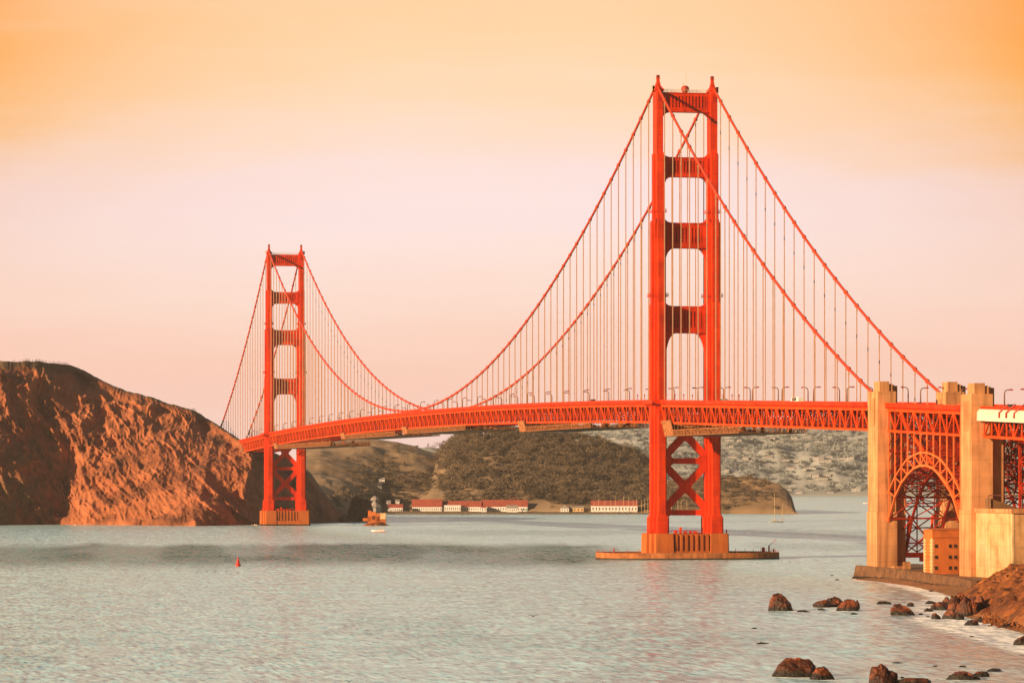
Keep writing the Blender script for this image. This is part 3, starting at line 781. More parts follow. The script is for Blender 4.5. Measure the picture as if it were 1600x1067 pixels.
for i in range(21):
    z = fz0 + .45 + i * .62; w = .75 if i % 2 else .5
    m.box((fx0 - .03, fy0 - .07, z), (fx0 + w, fy0 + .3, z + .42))
    hy = math.hypot(ch, ch * CV); vx, vy = fx0 - ch, fy0 + ch * CV; dx, dy = ch / hy, -ch * CV / hy
    for s0, s1 in ((0, w * 1.6), (hy - w * 1.6, hy)):
        a = (vx + dx * s0 + dy * .07, vy + dy * s0 - dx * .07); b = (vx + dx * s1 + dy * .07, vy + dy * s1 - dx * .07)
        m.add([(a[0], a[1], z), (b[0], b[1], z), (b[0] - dy * .3, b[1] + dx * .3, z), (a[0] - dy * .3, a[1] + dx * .3, z), (a[0], a[1], z + .42), (b[0], b[1], z + .42), (b[0] - dy * .3, b[1] + dx * .3, z + .42), (a[0] - dy * .3, a[1] + dx * .3, z + .42)],
              [(0, 1, 5, 4), (1, 2, 6, 5), (2, 3, 7, 6), (3, 0, 4, 7), (4, 5, 6, 7), (0, 3, 2, 1)])
m.build('corner_stone', M['quoin'], fort)
for xx in (-19.2, -13.9, -11.9, -6.5):
    for z in (13.8, 9.8, 5.9):
        m = MB(); m.box((xx - .62, fy0 - .05, z - .6), (xx + .62, fy0 + .25, z + .6)); w_ = m.build('window', M['dark'], fort)
        m = MB(); m.box((xx - .62, fy0 - .16, z - .78), (xx + .62, fy0 + .2, z - .62)); m.build('sill', M['brick'], w_)

# ------------------------------------------------------------------ lamps on the deck
def lamp_proto():
    rt = empty('street_lamp')
    m = MB(); m.tube([(0, 0, 0), (0, 0, 6.0), (.12, 0, 6.8), (.5, 0, 7.35), (1.1, 0, 7.6), (1.9, 0, 7.6)], [.28, .24, .22, .2, .18, .18], 7)
    m.lathe((0, 0, 0), [(.3, 0), (.28, .6), (.17, .9)], 8)
    m.build('pole', M['lamp'], rt, local=True, smooth=True)
    m = MB(); m.prism([(1.7, 7.5), (2.0, 7.35), (3.0, 7.4), (3.2, 7.6), (2.6, 7.95), (1.8, 7.85)], 'y', -.4, .4); m.build('lamp_head', M['lamphead'], rt, local=True)
    return rt
lp = lamp_proto()
first = True
for s, y0 in ((-1, -295.0), (1, -303.6)):
    for k in range(-4, 38):
        y = y0 + 45.72 * k
        if y > 1420 or y < -500 or abs(y - 0) < 12: continue
        o = lp if first else copy_tree(lp); first = False
        o.location = (s * 11.3, y, zr(y) - 1.6); o.rotation_euler = (0, 0, 0 if s < 0 else math.pi)
        tag(o, 'curved orange street lamp on the near kerb of the bridge deck' if s < 0 else 'curved orange street lamp on the far kerb of the bridge deck', 'street lamp', 'street lamps along the bridge roadway')
# short posts by the south tower
pm = MB(); pm.tube([(0, 0, 0), (0, 0, 4.0)], .16, 6); pm.lathe((0, 0, 3.7), [(.2, 0), (.38, .2), (.38, .6), (.1, .8)], 8)
pme = pm.mesh('walkway_light', M['lamphead'])
for x, y in ((-14, -9), (-14, -16), (-14, -32), (-14, -48), (14, -12), (14, -22), (14, -38), (14, -50), (-14, 16), (-14, 26), (-14, 40), (14, 34)):
    o = link('walkway_light', pme, (x * .93, y, zr(y) - 1.6)); tag(o, 'short red capped light post on the walkway beside the nearer tower', 'light post', 'short posts by the near tower')

def vehicle(x, y, L_, w, h, label, cat, name, paint, boxy):
    z = zr(y) - 1.55; rt = empty(name, (x, y, z)); tag(rt, label, cat)
    m = MB(); hb = h * .52
    pr_ = [(-L_ / 2, .45), (L_ / 2, .45), (L_ / 2, hb), (L_ / 2 - .9, h * .6), (L_ / 2 - 1.4, h), (-L_ / 2 + .1, h), (-L_ / 2, h - .2)] if boxy else [(-L_ / 2, .35), (L_ / 2, .35), (L_ / 2, hb), (L_ * .22, hb + .08), (L_ * .06, h), (-L_ * .28, h), (-L_ * .44, hb + .1), (-L_ / 2, hb)]
    m.prism([(y + a, z + b2) for a, b2 in pr_], 'x', x - w / 2, x + w / 2); m.build('body', paint, rt)
    m = MB(); 
    for sg in (-1, 1): m.box((x + sg * (w / 2 + .015), y - L_ * .26, z + hb + .12), (x + sg * (w / 2 - .1), y + L_ * (.30 if boxy else .05), z + h - .14))
    m.build('side_window', M['glass'], rt)
    for sy in (-.31, .31):
        for sg in (-1, 1):
            m = MB(); m.tube([(x + sg * (w / 2 - .24), y + sy * L_, z + .36), (x + sg * (w / 2 + .02), y + sy * L_, z + .36)], .36, 12); m.build('wheel', M['dark'], rt)
vehicle(-7.2, -212, 11.5, 2.5, 3.3, 'white bus on the bridge deck between the near tower and the arch pylons', 'bus', 'bus', M['white'], True)
vehicle(-7.2, -96, 5.6, 2.0, 2.5, 'grey van driving on the deck just before the near tower', 'van', 'van', M['steelgrey'], True)
vehicle(-7.2, 160, 6.4, 2.1, 2.7, 'dark van on the deck beyond the near tower above the first hanging platform', 'van', 'van', M['cloth'], True)
vehicle(-3.6, -386, 4.6, 1.8, 1.5, 'dark car on the deck above the steel arch', 'car', 'car', M['cloth'], False)
vehicle(-7.2, -472, 5.4, 2.0, 2.4, 'dark van on the approach road beside the white sheeting', 'van', 'van', M['cloth'], True)
# ------------------------------------------------------------------ hanging work platforms
def platform(ya, yb, drop, label, h=2.6, ramp_=7):
    rt = empty('work_platform', (0, (ya + yb) / 2, zr((ya + yb) / 2) - 12)); tag(rt, label, 'work platform', 'scaffold platforms hung below the deck')
    m = MB(); L_ = yb - ya; n = max(8, int(L_ / 3)); z0 = min(zr(ya), zr(yb)) - 11.2 - drop
    zt = lambda y: z0 + h
    for x in (-15.2, 15.2):
        for i in range(n):
            y0 = ya + L_ * i / n; y1 = ya + L_ * (i + 1) / n
            m.bar((x, y0, z0), (x, y1, z0), .3); m.bar((x, y0, z0 + h), (x, y1, z0 + h), .3)
            m.bar((x, y0, z0), (x, y0, z0 + h), .25); m.bar((x, y0, z0 + (h if i % 2 else 0)), (x, y1, z0 + (0 if i % 2 else h)), .22)
        m.build('side_frame', M['net2'], rt); m = MB()
    m.box((-15, ya, z0 - .1), (15, yb, z0 + .25))
    for i in range(n):
        y0 = ya + L_ * (i + .1) / n
        if random.random() < .75: m.box((-15.05, y0, z0 + .25), (-14.9, y0 + L_ / n * .8, z0 + h * random.uniform(.4, .95)))
    m.build('floor_boards', M['net'], rt)
    m = MB()
    for i in range(int(n * .7)):
        y = random.uniform(ya, yb - 3); x = random.uniform(-14, 12); w = random.uniform(.8, 3.5)
        m.box((x, y, z0 + .2), (x + 1.6, y + w, z0 + random.uniform(1.2, h + drop * .7)))
    m.build('stored_gear', M['net2'], rt)
    m = MB()
    for i in range(n // 2):
        y = ya + L_ * (i + .5) / (n // 2)
        for x in (-14.6, 14.6): m.bar((x, y, z0 + h - .2), (x, y, zr(y) - 10.4), .2)
    m.build('hanger', M['net2'], rt)
    m = MB()      # netting at the southern and northern ends, raked up to the truss
    for y, s in ((yb, 1),):
        for x0, x1 in ((-15.3, -15.0), (15.0, 15.3)):
            m.prism([(y - s * 16, z0 - .1), (y, z0 - .1), (y + s * ramp_, zr(y) - 9.5), (y - s * 10, zr(y) - 9.5)], 'x', x0, x1)
        m.add([(-15.2, y, z0 - .12), (15.2, y, z0 - .12), (15.2, y + s * ramp_, zr(y) - 9.5), (-15.2, y + s * ramp_, zr(y) - 9.5), (-15.2, y - .3, z0 - .12), (15.2, y - .3, z0 - .12), (15.2, y + s * ramp_ - .3, zr(y) - 9.5), (-15.2, y + s * ramp_ - .3, zr(y) - 9.5)],
              [(0, 1, 2, 3), (7, 6, 5, 4), (0, 4, 5, 1), (2, 6, 7, 3), (0, 3, 7, 4), (1, 2, 6, 5)])
    m.build('end_netting', M['net2'], rt)
platform(-150, -22, 2.6, 'long brown scaffold platform hung under the deck beside the nearer tower', 2.6)
platform(130, 300, 2.2, 'brown scaffold platform hung under the main span, nearest one beyond the near tower', 2.4)
platform(455, 660, 2.4, 'brown scaffold platform hung under the middle of the main span', 2.6)
platform(690, 905, 2.6, 'brown scaffold platform hung under the main span between midspan and far tower', 2.6)
platform(960, 1235, 2.8, 'brown scaffold platform hung under the deck next to the far tower', 2.8)

# ------------------------------------------------------------------ fender ring round the near pier
fen = empty('pier_fender', (1, -2, 0)); tag(fen, 'low oval concrete fender ring in the water around the near tower pier', 'pier fender')
def ring(a0, b0, a1, b1, z0, z1, n=72, e=2.7):
    m = MB(); sp = lambda c: math.copysign(abs(c) ** (2 / e), c)
    out = []
    for a, b, z in ((a0, b0, z0), (a0, b0, z1), (a1, b1, z1), (a1, b1, z0)):
        out += [(1 + a * sp(math.cos(2 * math.pi * k / n)), -2 + b * sp(math.sin(2 * math.pi * k / n)), z) for k in range(n)]
    fs = []
    for j in range(4):
        for k in range(n): fs.append((j * n + k, j * n + (k + 1) % n, ((j + 1) % 4) * n + (k + 1) % n, ((j + 1) % 4) * n + k))
    m.add(out, fs); return m
ring(44, 24, 41, 21, -2, 3.2).build('wall', M['fender'], fen)
ring(44.12, 24.12, 40.9, 20.9, -2, .75).build('tide_band', M['stain'], fen)
m = MB()
for k in range(40):
    a = 2 * math.pi * k / 40; sp = lambda c: math.copysign(abs(c) ** (2 / 2.7), c)
    p = (1 + 43.4 * sp(math.cos(a)), -2 + 23.5 * sp(math.sin(a)), 3.2)
    m.bar(p, (p[0], p[1], 4.5), .16)
m.build('railing_post', M['lamphead'], fen)
m = MB(); m.bar((42.5, 2, 3.1), (42.5, 2, 6.2), .6); m.bar((42.5, 2, 6.0), (46, 1, 9.2), .25); m.box((39, 1, 3.1), (40.2, 2.5, 5.3)); m.box((44.2, .6, 3.1), (44.8, 1.4, 4.6)); m.build('davit_crane', M['radome'], fen)
m = MB(); m.bar((-36, -6, 3.1), (-36, -6, 5.4), .5); m.build('marker_light', M['radome'], fen)

# ------------------------------------------------------------------ terrain helpers
def grid_obj(name, X, Y, Z, m, attrs=None, smooth=True):
    nu, nv = X.shape
    v = np.stack([X, Y, Z], -1).reshape(-1, 3)
    idx = np.arange(nu * nv).reshape(nu, nv)
    f = np.stack([idx[:-1, :-1], idx[1:, :-1], idx[1:, 1:], idx[:-1, 1:]], -1).reshape(-1, 4)
    me = bpy.data.meshes.new(name)
    me.vertices.add(len(v)); me.vertices.foreach_set('co', v.ravel())
    me.loops.add(f.size); me.loops.foreach_set('vertex_index', f.ravel())
    me.polygons.add(len(f)); me.polygons.foreach_set('loop_start', np.arange(0, f.size, 4)); me.polygons.foreach_set('loop_total', np.full(len(f), 4))
    me.update(); me.validate()
    if smooth: me.polygons.foreach_set('use_smooth', [True] * len(me.polygons))
    for k, a in (attrs or {}).items():
        at_ = me.attributes.new(k, 'FLOAT', 'POINT'); at_.data.foreach_set('value', np.asarray(a, float).ravel())
    me.materials.append(m)
    o = bpy.data.objects.new(name, me); C.objects.link(o); WLOC[o.name] = (0, 0, 0); return o
def RD(r, d): return CX + r * CS + d * SN, CY + d * CS - r * SN
def poly_sd(px, py, poly):
    "signed distance to a polygon, positive inside"
    best = np.full(px.shape, 1e9); ins = np.zeros(px.shape, bool)
    n = len(poly)
    for i in range(n):
        (x0, y0), (x1, y1) = poly[i], poly[(i + 1) % n]
        dx, dy = x1 - x0, y1 - y0; l2 = dx * dx + dy * dy + 1e-9
        t = np.clip(((px - x0) * dx + (py - y0) * dy) / l2, 0, 1)
        best = np.minimum(best, np.hypot(px - x0 - t * dx, py - y0 - t * dy))
        c = ((y0 > py) != (y1 > py)); xs_ = (x1 - x0) * (py - y0) / (y1 - y0 + 1e-12) + x0
        ins ^= c & (px < xs_)
    return np.where(ins, best, -best)
def pr(px, row):
    d = sea(row); return ((px - 800) / F * d, d)

# ------------------------------------------------------------------ the near headland cliff on the far shore
BASE = [(-420, 3005), (-100, 3000), (-25, 2984), (5, 2981), (50, 3006), (95, 3036), (130, 3044), (220, 3000), (338, 2955), (356, 2968), (395, 3012), (440, 3078), (490, 3130), (548, 3215)]
CREST = [(-420, 600), (-220, 580), (-100, 566), (0, 564), (60, 564.5), (108, 569), (130, 580), (160, 596), (200, 612), (230, 618.5), (260, 629), (300, 641), (320, 652), (345, 668), (365, 682), (385, 693), (420, 703), (450, 716), (478, 734), (500, 765), (520, 788), (548, 814)]
RUN = [(-420, 190), (0, 165), (90, 150), (130, 160), (200, 190), (330, 240), (356, 195), (395, 122), (478, 80), (548, 15)]
U = np.concatenate([np.linspace(-420, -20, 90), np.linspace(-18, 548, 620)]); NVF = 190
V = np.concatenate([np.linspace(0, 1, NVF), 1 + np.linspace(.02, 1.6, 40)])
UU, VV = np.meshgrid(U, V, indexing='ij')
db = lerp(UU, BASE); run = lerp(UU, RUN); rowc = lerp(UU, CREST) + 1.0 * vnoise(UU * .12, 0 * UU) + .6 * vnoise(UU * .4, 0 * UU)
zcst = CH - (rowc - YH) * (db + run) / F
vf = np.clip(VV, 0, 1); ov = np.clip(VV - 1, 0, None)
D = db + run * (vf ** 1.15) + ov * 320
Z = zcst * (.03 * sstep(0, .02, vf) + .97 * vf) - .3 + ov * 4 - 60 * ov ** 2
Rr = (UU - 800) / F * (db + run)
mask = sstep(-.02, .035, vf) * (1 - sstep(.9, 1.0, VV)) * np.clip(zcst / 60, .15, 1)
qx = (Rr * .8 + Z * .45) * .021
g = ridged(qx, Z * .006, D * .004, 5, .55)
big = fbm(Rr * .010, Z * .012, 3.0, 3)
fine = ridged((Rr + Z * .5) * .075, Z * .05 - Rr * .03, 0, 4, .6)
strat = ridged((Rr * .9 + Z * 1.1) * .055, (Z - Rr) * .012, 2, 4, .6) ** 2
D = D - mask * (17 * (g - .62) * 2 + 15 * big + 12 * (strat - .45) + 11 * (fine - .6) + 3.5 * (ridged(Rr * .22, Z * .16, 5, 3) - .6))
Rr = Rr + mask * (7 * fbm(Z * .03, Rr * .02, 9, 3))
Z = np.maximum(Z + mask * 3.5 * fbm(Rr * .05, D * .05, 2, 4), -2)
Z[:, 0] = -6
Xw, Yw = RD(Rr, D)
mc = M['cliff']; t = mc.node_tree
b_ = t.nodes['Principled BSDF']; old = b_.inputs['Base Color'].links[0].from_socket
atn = t.nodes.new('ShaderNodeAttribute'); atn.attribute_name = 'scrub'
nz = t.nodes.new('ShaderNodeTexNoise'); nz.inputs['Scale'].default_value = .05; nz.inputs['Detail'].default_value = 8; nz.inputs['Roughness'].default_value = .7
gp = t.nodes.new('ShaderNodeNewGeometry'); t.links.new(gp.outputs['Position'], nz.inputs['Vector'])
k_ = mnode('MULTIPLY_ADD', mnode('ADD', nz.outputs[0], atn.outputs['Fac'], tree=t), 5.0, -4.0, tree=t, clamp=True)
n5 = t.nodes.new('ShaderNodeTexNoise'); n5.inputs['Scale'].default_value = .11; n5.inputs['Detail'].default_value = 9; n5.inputs['Roughness'].default_value = .75
t.links.new(gp.outputs['Position'], n5.inputs['Vector'])
flk = mnode('MULTIPLY_ADD', n5.outputs[0], 9.0, -5.75, tree=t, clamp=True)
c1 = mixc(t, flk, old, (.62, .34, .2, 1)); c1 = mixc(t, k_, c1, (.14, .085, .04, 1)); t.links.new(c1, b_.inputs['Base Color'])
scr = (.5 * sstep(.95, 1.0, VV)) + .33 * (1 - sstep(90, 150, UU)) + .12 * fbm(Rr * .02, Z * .02, 1, 3)
cliff = grid_obj('headland_cliff', Xw, Yw, Z, mc, {'scrub': scr}, smooth=False); tag(cliff, kind='structure')

def silhouette(px, row, d): return zrow(row, d)
def hill(name, U0, U1, nu, base, crest, dc, m, back=400, amp=10, fine=3, nv=120, kind='structure', pw=.8, basez=1.5):
    U = np.linspace(U0, U1, nu); V = np.concatenate([np.linspace(0, 1, nv), 1 + np.linspace(.05, 1, 24)])
    UU, VV = np.meshgrid(U, V, indexing='ij')
    dcr = lerp(UU, dc) if isinstance(dc, list) else np.full(UU.shape, float(dc)); db = lerp(UU, base) if isinstance(base, list) else np.full(UU.shape, float(base))
    zc_ = CH - (lerp(UU, crest) - YH) * dcr / F
    vf = np.clip(VV, 0, 1); ov = np.clip(VV - 1, 0, None)
    D = db + (dcr - db) * vf + ov * back
    Z = basez + (zc_ - basez) * (vf ** pw) - ov ** 2 * np.maximum(zc_, 5) * .7
    Rr = (UU - 800) / F * (db + (dcr - db) * vf)
    mk = sstep(0, .15, vf) * (1 - sstep(.8, 1, vf) * .75) * np.clip(zc_ / 40, .05, 1)
    Z = Z + mk * (amp * fbm(Rr * .008, D * .008, 5, 4) + fine * fbm(Rr * .04, D * .04, 8, 4))
    Z[:, 0] = -4
    Xw, Yw = RD(Rr, D)
    o = grid_obj(name, Xw, Yw, Z, m); tag(o, kind=kind)
    fn = (U, V, Rr, D, Z)
    return o, fn
# grassy hill behind the far tower
h1, H1 = hill('grassy_hill', 470, 800, 200, [(470, 3700), (545, 3900), (600, 4020), (800, 4070)], [(470, 698), (500, 690), (545, 686), (590, 686), (620, 690), (650, 698), (690, 712), (720, 722), (760, 742), (800, 765)], 4350, M['grasshill'], amp=14)
h2, H2 = hill('wooded_hill', 640, 1060, 240, 3990, [(640, 765), (665, 742), (686, 718), (697, 706), (708, 694), (722, 686), (745, 678), (770, 676), (800, 680), (830, 679), (860, 684), (885, 687), (910, 690), (935, 695), (955, 702), (975, 707), (995, 713), (1010, 724), (1025, 738), (1045, 752), (1060, 760)], 4280, M['grasshill'], amp=12)
h3, H3 = hill('low_headland', 930, 1248, 240, [(930, 3990), (1140, 3985), (1200, 3965), (1248, 3945)], [(930, 790), (960, 778), (1000, 765), (1040, 752), (1085, 746), (1110, 748), (1130, 747), (1162, 745.5), (1180, 748), (1202, 752), (1218, 757), (1230, 766), (1237, 776), (1241, 790), (1244, 800), (1248, 803)], [(930, 4120), (1180, 4120), (1235, 4010), (1248, 3955)], M['headland'], amp=13, fine=5, pw=.6)
flat, HFL = hill('shore_flat', 560, 1060, 200, [(560, 3925), (1060, 3950)], [(560, 797.5), (1060, 798)], 4060, M['earth'], back=100, amp=.6, fine=.4, basez=1.0, pw=.4)
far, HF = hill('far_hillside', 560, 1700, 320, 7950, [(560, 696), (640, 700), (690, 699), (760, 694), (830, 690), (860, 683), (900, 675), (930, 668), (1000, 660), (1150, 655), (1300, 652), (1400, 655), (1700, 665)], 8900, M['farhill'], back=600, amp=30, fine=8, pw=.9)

# ------------------------------------------------------------------ water
rows = np.concatenate([np.linspace(1130, 800, 420), np.linspace(799, 772, 60)])
d_w = F * CH / (rows - YH); d_w = np.concatenate([[300, 450], d_w, [9500]])
ppx = np.linspace(-900, 2300, 640)
PX, DW = np.meshgrid(ppx, d_w, indexing='ij'); RW = (PX - 800) / F * DW
rows_w = YH + F * CH / DW
nzr = fbm(PX * .010, rows_w * .05, 0, 4)
row_n = rows_w + 5 * fbm(PX * .012, rows_w * .02, 3, 3)
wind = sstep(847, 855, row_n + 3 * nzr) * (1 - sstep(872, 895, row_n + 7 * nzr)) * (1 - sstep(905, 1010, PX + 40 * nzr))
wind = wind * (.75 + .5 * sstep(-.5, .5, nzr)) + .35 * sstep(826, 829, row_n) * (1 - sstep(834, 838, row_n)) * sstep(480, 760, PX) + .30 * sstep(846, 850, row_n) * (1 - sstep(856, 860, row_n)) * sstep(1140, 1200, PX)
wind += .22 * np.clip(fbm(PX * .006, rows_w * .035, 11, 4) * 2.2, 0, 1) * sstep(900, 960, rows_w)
calm = np.clip(fbm(PX * .006 + rows_w * .01, rows_w * .06 - PX * .004, 21, 3) * 2.6 - .55, 0, 1) * sstep(893, 905, rows_w) + .6 * sstep(772, 778, rows_w) * (1 - sstep(785, 790, rows_w))
SHORE = [(1337, 905.5), (1375, 909), (1425, 916), (1468, 926), (1500, 937), (1481, 948), (1487, 957), (1515, 966), (1545, 974), (1562, 985), (1580, 998), (1602, 1010), (1640, 1022), (1760, 1045), (1900, 1060), (2100, 1060), (2100, 884), (1337, 893)]
shore_rd = [pr(*p) for p in SHORE]
sd = poly_sd(RW, DW, shore_rd)
def blob(poly, soft=6): return sstep(-soft, soft, poly_sd(RW, DW, [pr(*p) for p in poly]))
foam = 1.0 * blob([(1428, 966), (1470, 958), (1510, 964), (1548, 972), (1570, 986), (1606, 1008), (1606, 1022), (1566, 1010), (1520, 997), (1478, 985), (1436, 975)], 9)
foam += 1.1 * blob([(1392, 907), (1428, 912), (1462, 921), (1498, 936), (1482, 944), (1450, 930), (1418, 919), (1392, 913)], 7)
foam += .55 * blob([(1408, 938), (1470, 936), (1486, 950), (1485, 962), (1452, 960), (1420, 952)], 9)
foam += .55 * blob([(1250, 944), (1345, 940), (1350, 956), (1270, 958)], 10) * .6
foam += .5 * blob([(1330, 900), (1350, 903), (1362, 909), (1325, 909)], 6)
for rp, rw_, wpx in [(1220, 954.5, 41), (1284, 949, 25), (1303, 948, 30), (1324, 954.5, 36), (1411, 961.5, 36), (1382, 944, 24), (1240, 1058, 72), (1285, 1062, 36), (1381, 1072, 40), (1424, 1074, 60), (1504, 1062, 48), (1468, 953, 34), (1492, 957, 30), (1508, 963, 34), (1484, 967, 26), (1463, 967, 16), (1518, 977, 26), (1450, 955, 16), (1334, 960, 13), (1255, 956, 22), (1190, 1006, 26), (1179, 982, 12)]:
    cr, cd = pr(rp, rw_); ra = wpx * cd / F * .5
    foam += .62 * np.exp(-np.clip(np.hypot(RW - cr, (DW - cd - ra) * .8) - ra, 0, None) / 1.7)
foam = np.clip(foam + .35 * np.exp(-np.clip(-sd, 0, None) / 7) * (PX > 1330), 0, 1.2)
shallow_reflect = np.clip(np.exp(-np.clip(-sd, 0, None) / 34), 0, 1) * sstep(1330, 1480, PX) * sstep(895, 930, rows_w)
shallow_reflect = np.maximum(shallow_reflect, .75 * blob([(1560, 985), (1530, 1010), (1490, 1075), (1500, 1130), (1900, 1130), (1900, 1000)], 40))  # orange reflection painted as colour along with the sandy shallows
Xw, Yw = RD(RW, DW)
wm = bpy.data.materials.new('sea_water'); wm.use_nodes = True; t = wm.node_tree; b = t.nodes['Principled BSDF']
b.inputs['IOR'].default_value = 1.33; b.inputs['Specular IOR Level'].default_value = .40
gp = t.nodes.new('ShaderNodeNewGeometry')
def attr(n_):
    a = t.nodes.new('ShaderNodeAttribute'); a.attribute_name = n_; return a.outputs['Fac']
def noise(scale, detail=3, rough=.55, sc=None):
    n_ = t.nodes.new('ShaderNodeTexNoise'); n_.inputs['Scale'].default_value = scale; n_.inputs['Detail'].default_value = detail; n_.inputs['Roughness'].default_value = rough
    mp = t.nodes.new('ShaderNodeMapping'); mp.inputs['Rotation'].default_value = (0, 0, TH); 
    if sc: mp.inputs['Scale'].default_value = sc
    t.links.new(gp.outputs['Position'], mp.inputs[0]); t.links.new(mp.outputs[0], n_.inputs['Vector']); return n_
def vec(op, a, bb):
    n_ = t.nodes.new('ShaderNodeVectorMath'); n_.operation = op
    for s_, v in zip(n_.inputs, (a, bb)):
        if isinstance(v, tuple): s_.default_value = v
        elif v is not None: t.links.new(v, s_)
    return n_.outputs[0]
def vscale(a, f):
    n_ = t.nodes.new('ShaderNodeVectorMath'); n_.operation = 'SCALE'; t.links.new(a, n_.inputs[0])
    if isinstance(f, (int, float)): n_.inputs[3].default_value = f
    else: t.links.new(f, n_.inputs[3])
    return n_.outputs[0]
nA = noise(.8, 4, .6, (1, .17, 1)); nB = noise(.22, 3, .55, (1, .22, 1)); nC = noise(.03, 2, .5)
va = vec('SUBTRACT', nA.outputs['Color'], (.5, .5, .5)); vb = vec('SUBTRACT', nB.outputs['Color'], (.5, .5, .5)); vc = vec('SUBTRACT', nC.outputs['Color'], (.5, .5, .5))
wv = attr('wind'); cv = attr('calm')
stg = mnode('MULTIPLY_ADD', wv, .55, mnode('MULTIPLY_ADD', cv, -.28, .62, tree=t), tree=t)
tot = vec('ADD', vec('ADD', vscale(va, 2.3), vscale(vb, 1.0)), vscale(vc, .2))
tot = vec('MULTIPLY', vscale(tot, stg), (1.0, 1.0, 0.0))
nrm = t.nodes.new('ShaderNodeVectorMath'); nrm.operation = 'NORMALIZE'; t.links.new(vec('ADD', tot, (0, 0, 1)), nrm.inputs[0])
t.links.new(nrm.outputs[0], b.inputs['Normal'])
t.links.new(mnode('MULTIPLY_ADD', wv, -.28, .42, tree=t, clamp=True), b.inputs['Specular IOR Level'])
b.inputs['Roughness'].default_value = .14
fn_ = noise(.22, 6, .68); ff = mnode('ADD', attr('foam'), mnode('MULTIPLY', mnode('SUBTRACT', fn_.outputs[0], .5, tree=t), 1.5, tree=t), tree=t)
ff = mnode('MULTIPLY_ADD', ff, 2.8, -.85, tree=t, clamp=True)
wn = noise(.05, 4, .6)
wbase = ramp(t, wn.outputs[0], [(.3, (.38, .61, .66, 1)), (.7, (.49, .74, .80, 1))])
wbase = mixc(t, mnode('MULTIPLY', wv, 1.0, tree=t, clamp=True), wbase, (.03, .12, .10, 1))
wbase = mixc(t, mnode('MULTIPLY_ADD', nA.outputs[0], 5.0, -2.9, tree=t, clamp=True), wbase, (.11, .19, .155, 1))  # dark faces of the chop painted in as flecks
wbase = mixc(t, attr('shallow_reflect'), wbase, (.36, .17, .07, 1))
wbase = mixc(t, ff, wbase, (.88, .86, .84, 1)); t.links.new(wbase, b.inputs['Base Color'])
t.links.new(mnode('MULTIPLY_ADD', ff, .6, .26, tree=t), b.inputs['Roughness'])
wo_ = grid_obj('water', Xw, Yw, np.zeros_like(Xw), wm, {'wind': wind, 'calm': calm, 'foam': foam, 'shallow_reflect': shallow_reflect}); tag(wo_, kind='structure')

# ------------------------------------------------------------------ near shore: beach, bluff, sea wall
rr = np.linspace(125, 330, 330); dd = np.concatenate([np.linspace(690, 878, 60), np.linspace(880, 1250, 430), np.linspace(1254, 1460, 70)])
RR, DD = np.meshgrid(rr, dd, indexing='ij')
sdl = poly_sd(RR, DD, shore_rd)
FOOT = [pr(*p) for p in [(1488, 953), (1513, 962), (1540, 968), (1572, 979), (1602, 992), (1700, 1012), (1900, 1015), (1900, 908), (1600, 912), (1548, 918), (1512, 930), (1497, 938)]]
sb = poly_sd(RR, DD, FOOT) + 5 * fbm(RR * .06, DD * .03, 1, 4)
pxs = 800 + RR / DD * F
hm = lerp(pxs, [(1480, .8), (1497, 1.6), (1510, 3.4), (1522, 4.9), (1545, 6.3), (1575, 7.2), (1600, 7.8), (1700, 10), (1900, 14)])
ZZ = np.where(sdl < 0, -.3 + sdl * .05, np.minimum(.10 * sdl, 1.6 + .01 * sdl))
bl = hm * (1 - np.exp(-np.clip(sb, 0, None) / 13.0)) * 1.12
rough_ = sstep(0, 8, sb) * (4.5 * (ridged(RR * .06 + DD * .035, DD * .025, 4, 5) - .64) + 2.6 * (ridged(RR * .25, DD * .10, 7, 4) - .62) + 1.5 * (ridged(RR * .16 + DD * .10, DD * .05 - RR * .05, 12, 4, .6) ** 2 - .45) * 1.6 + .9 * fbm(RR * .6, DD * .3, 2, 3))
ZZ = np.maximum(ZZ, -4) + np.where(sb > 0, bl + rough_, 0)
Xw, Yw = RD(RR, DD)
ms = M['bluff'].copy(); ms.name = 'shore_ground'; t = ms.node_tree; b = t.nodes['Principled BSDF']; old = b.inputs['Base Color'].links[0].from_socket
a = t.nodes.new('ShaderNodeAttribute'); a.attribute_name = 'sand'
sn = t.nodes.new('ShaderNodeTexNoise'); sn.inputs['Scale'].default_value = .12; sn.inputs['Detail'].default_value = 5
gp = t.nodes.new('ShaderNodeNewGeometry'); t.links.new(gp.outputs['Position'], sn.inputs['Vector'])
scol = ramp(t, sn.outputs[0], [(.3, (.22, .09, .03, 1)), (.7, (.36, .165, .065, 1))])
t.links.new(mixc(t, a.outputs['Fac'], old, scol), b.inputs['Base Color'])
so_ = grid_obj('shore_ground', Xw, Yw, ZZ, ms, {'sand': 1 - sstep(-1, 3, sb)}, smooth=False); tag(so_, kind='structure')

sw = empty('sea_wall', (0, -360, 0)); tag(sw, 'dark weathered stone sea wall at the foot of the brick fort', 'sea wall')
line = [at(1337, 1398), at(1366, 1378), at(1410, 1352), at(1452, 1298), at(1478, 1276), at(1500, 1254), at(1519, 1226)]
m = MB()
for i in range(len(line) - 1):
    a_, b2 = Vector(line[i]), Vector(line[i + 1]); dv = (b2 - a_).normalized(); nn = Vector((-dv.y, dv.x, 0))
    za, zb_ = (5.0 - .22 * i, 5.0 - .22 * (i + 1))
    P = []
    for p, z in ((a_, za), (b2, zb_)):
        P += [p + nn * -1.6 + Vector((0, 0, -2)), p + Vector((0, 0, z)), p + nn * 1.6 + Vector((0, 0, z)), p + nn * 1.6 + Vector((0, 0, -2))]
    m.add(P, [(0, 1, 5, 4), (1, 2, 6, 5), (2, 3, 7, 6), (0, 3, 2, 1), (4, 5, 6, 7)])
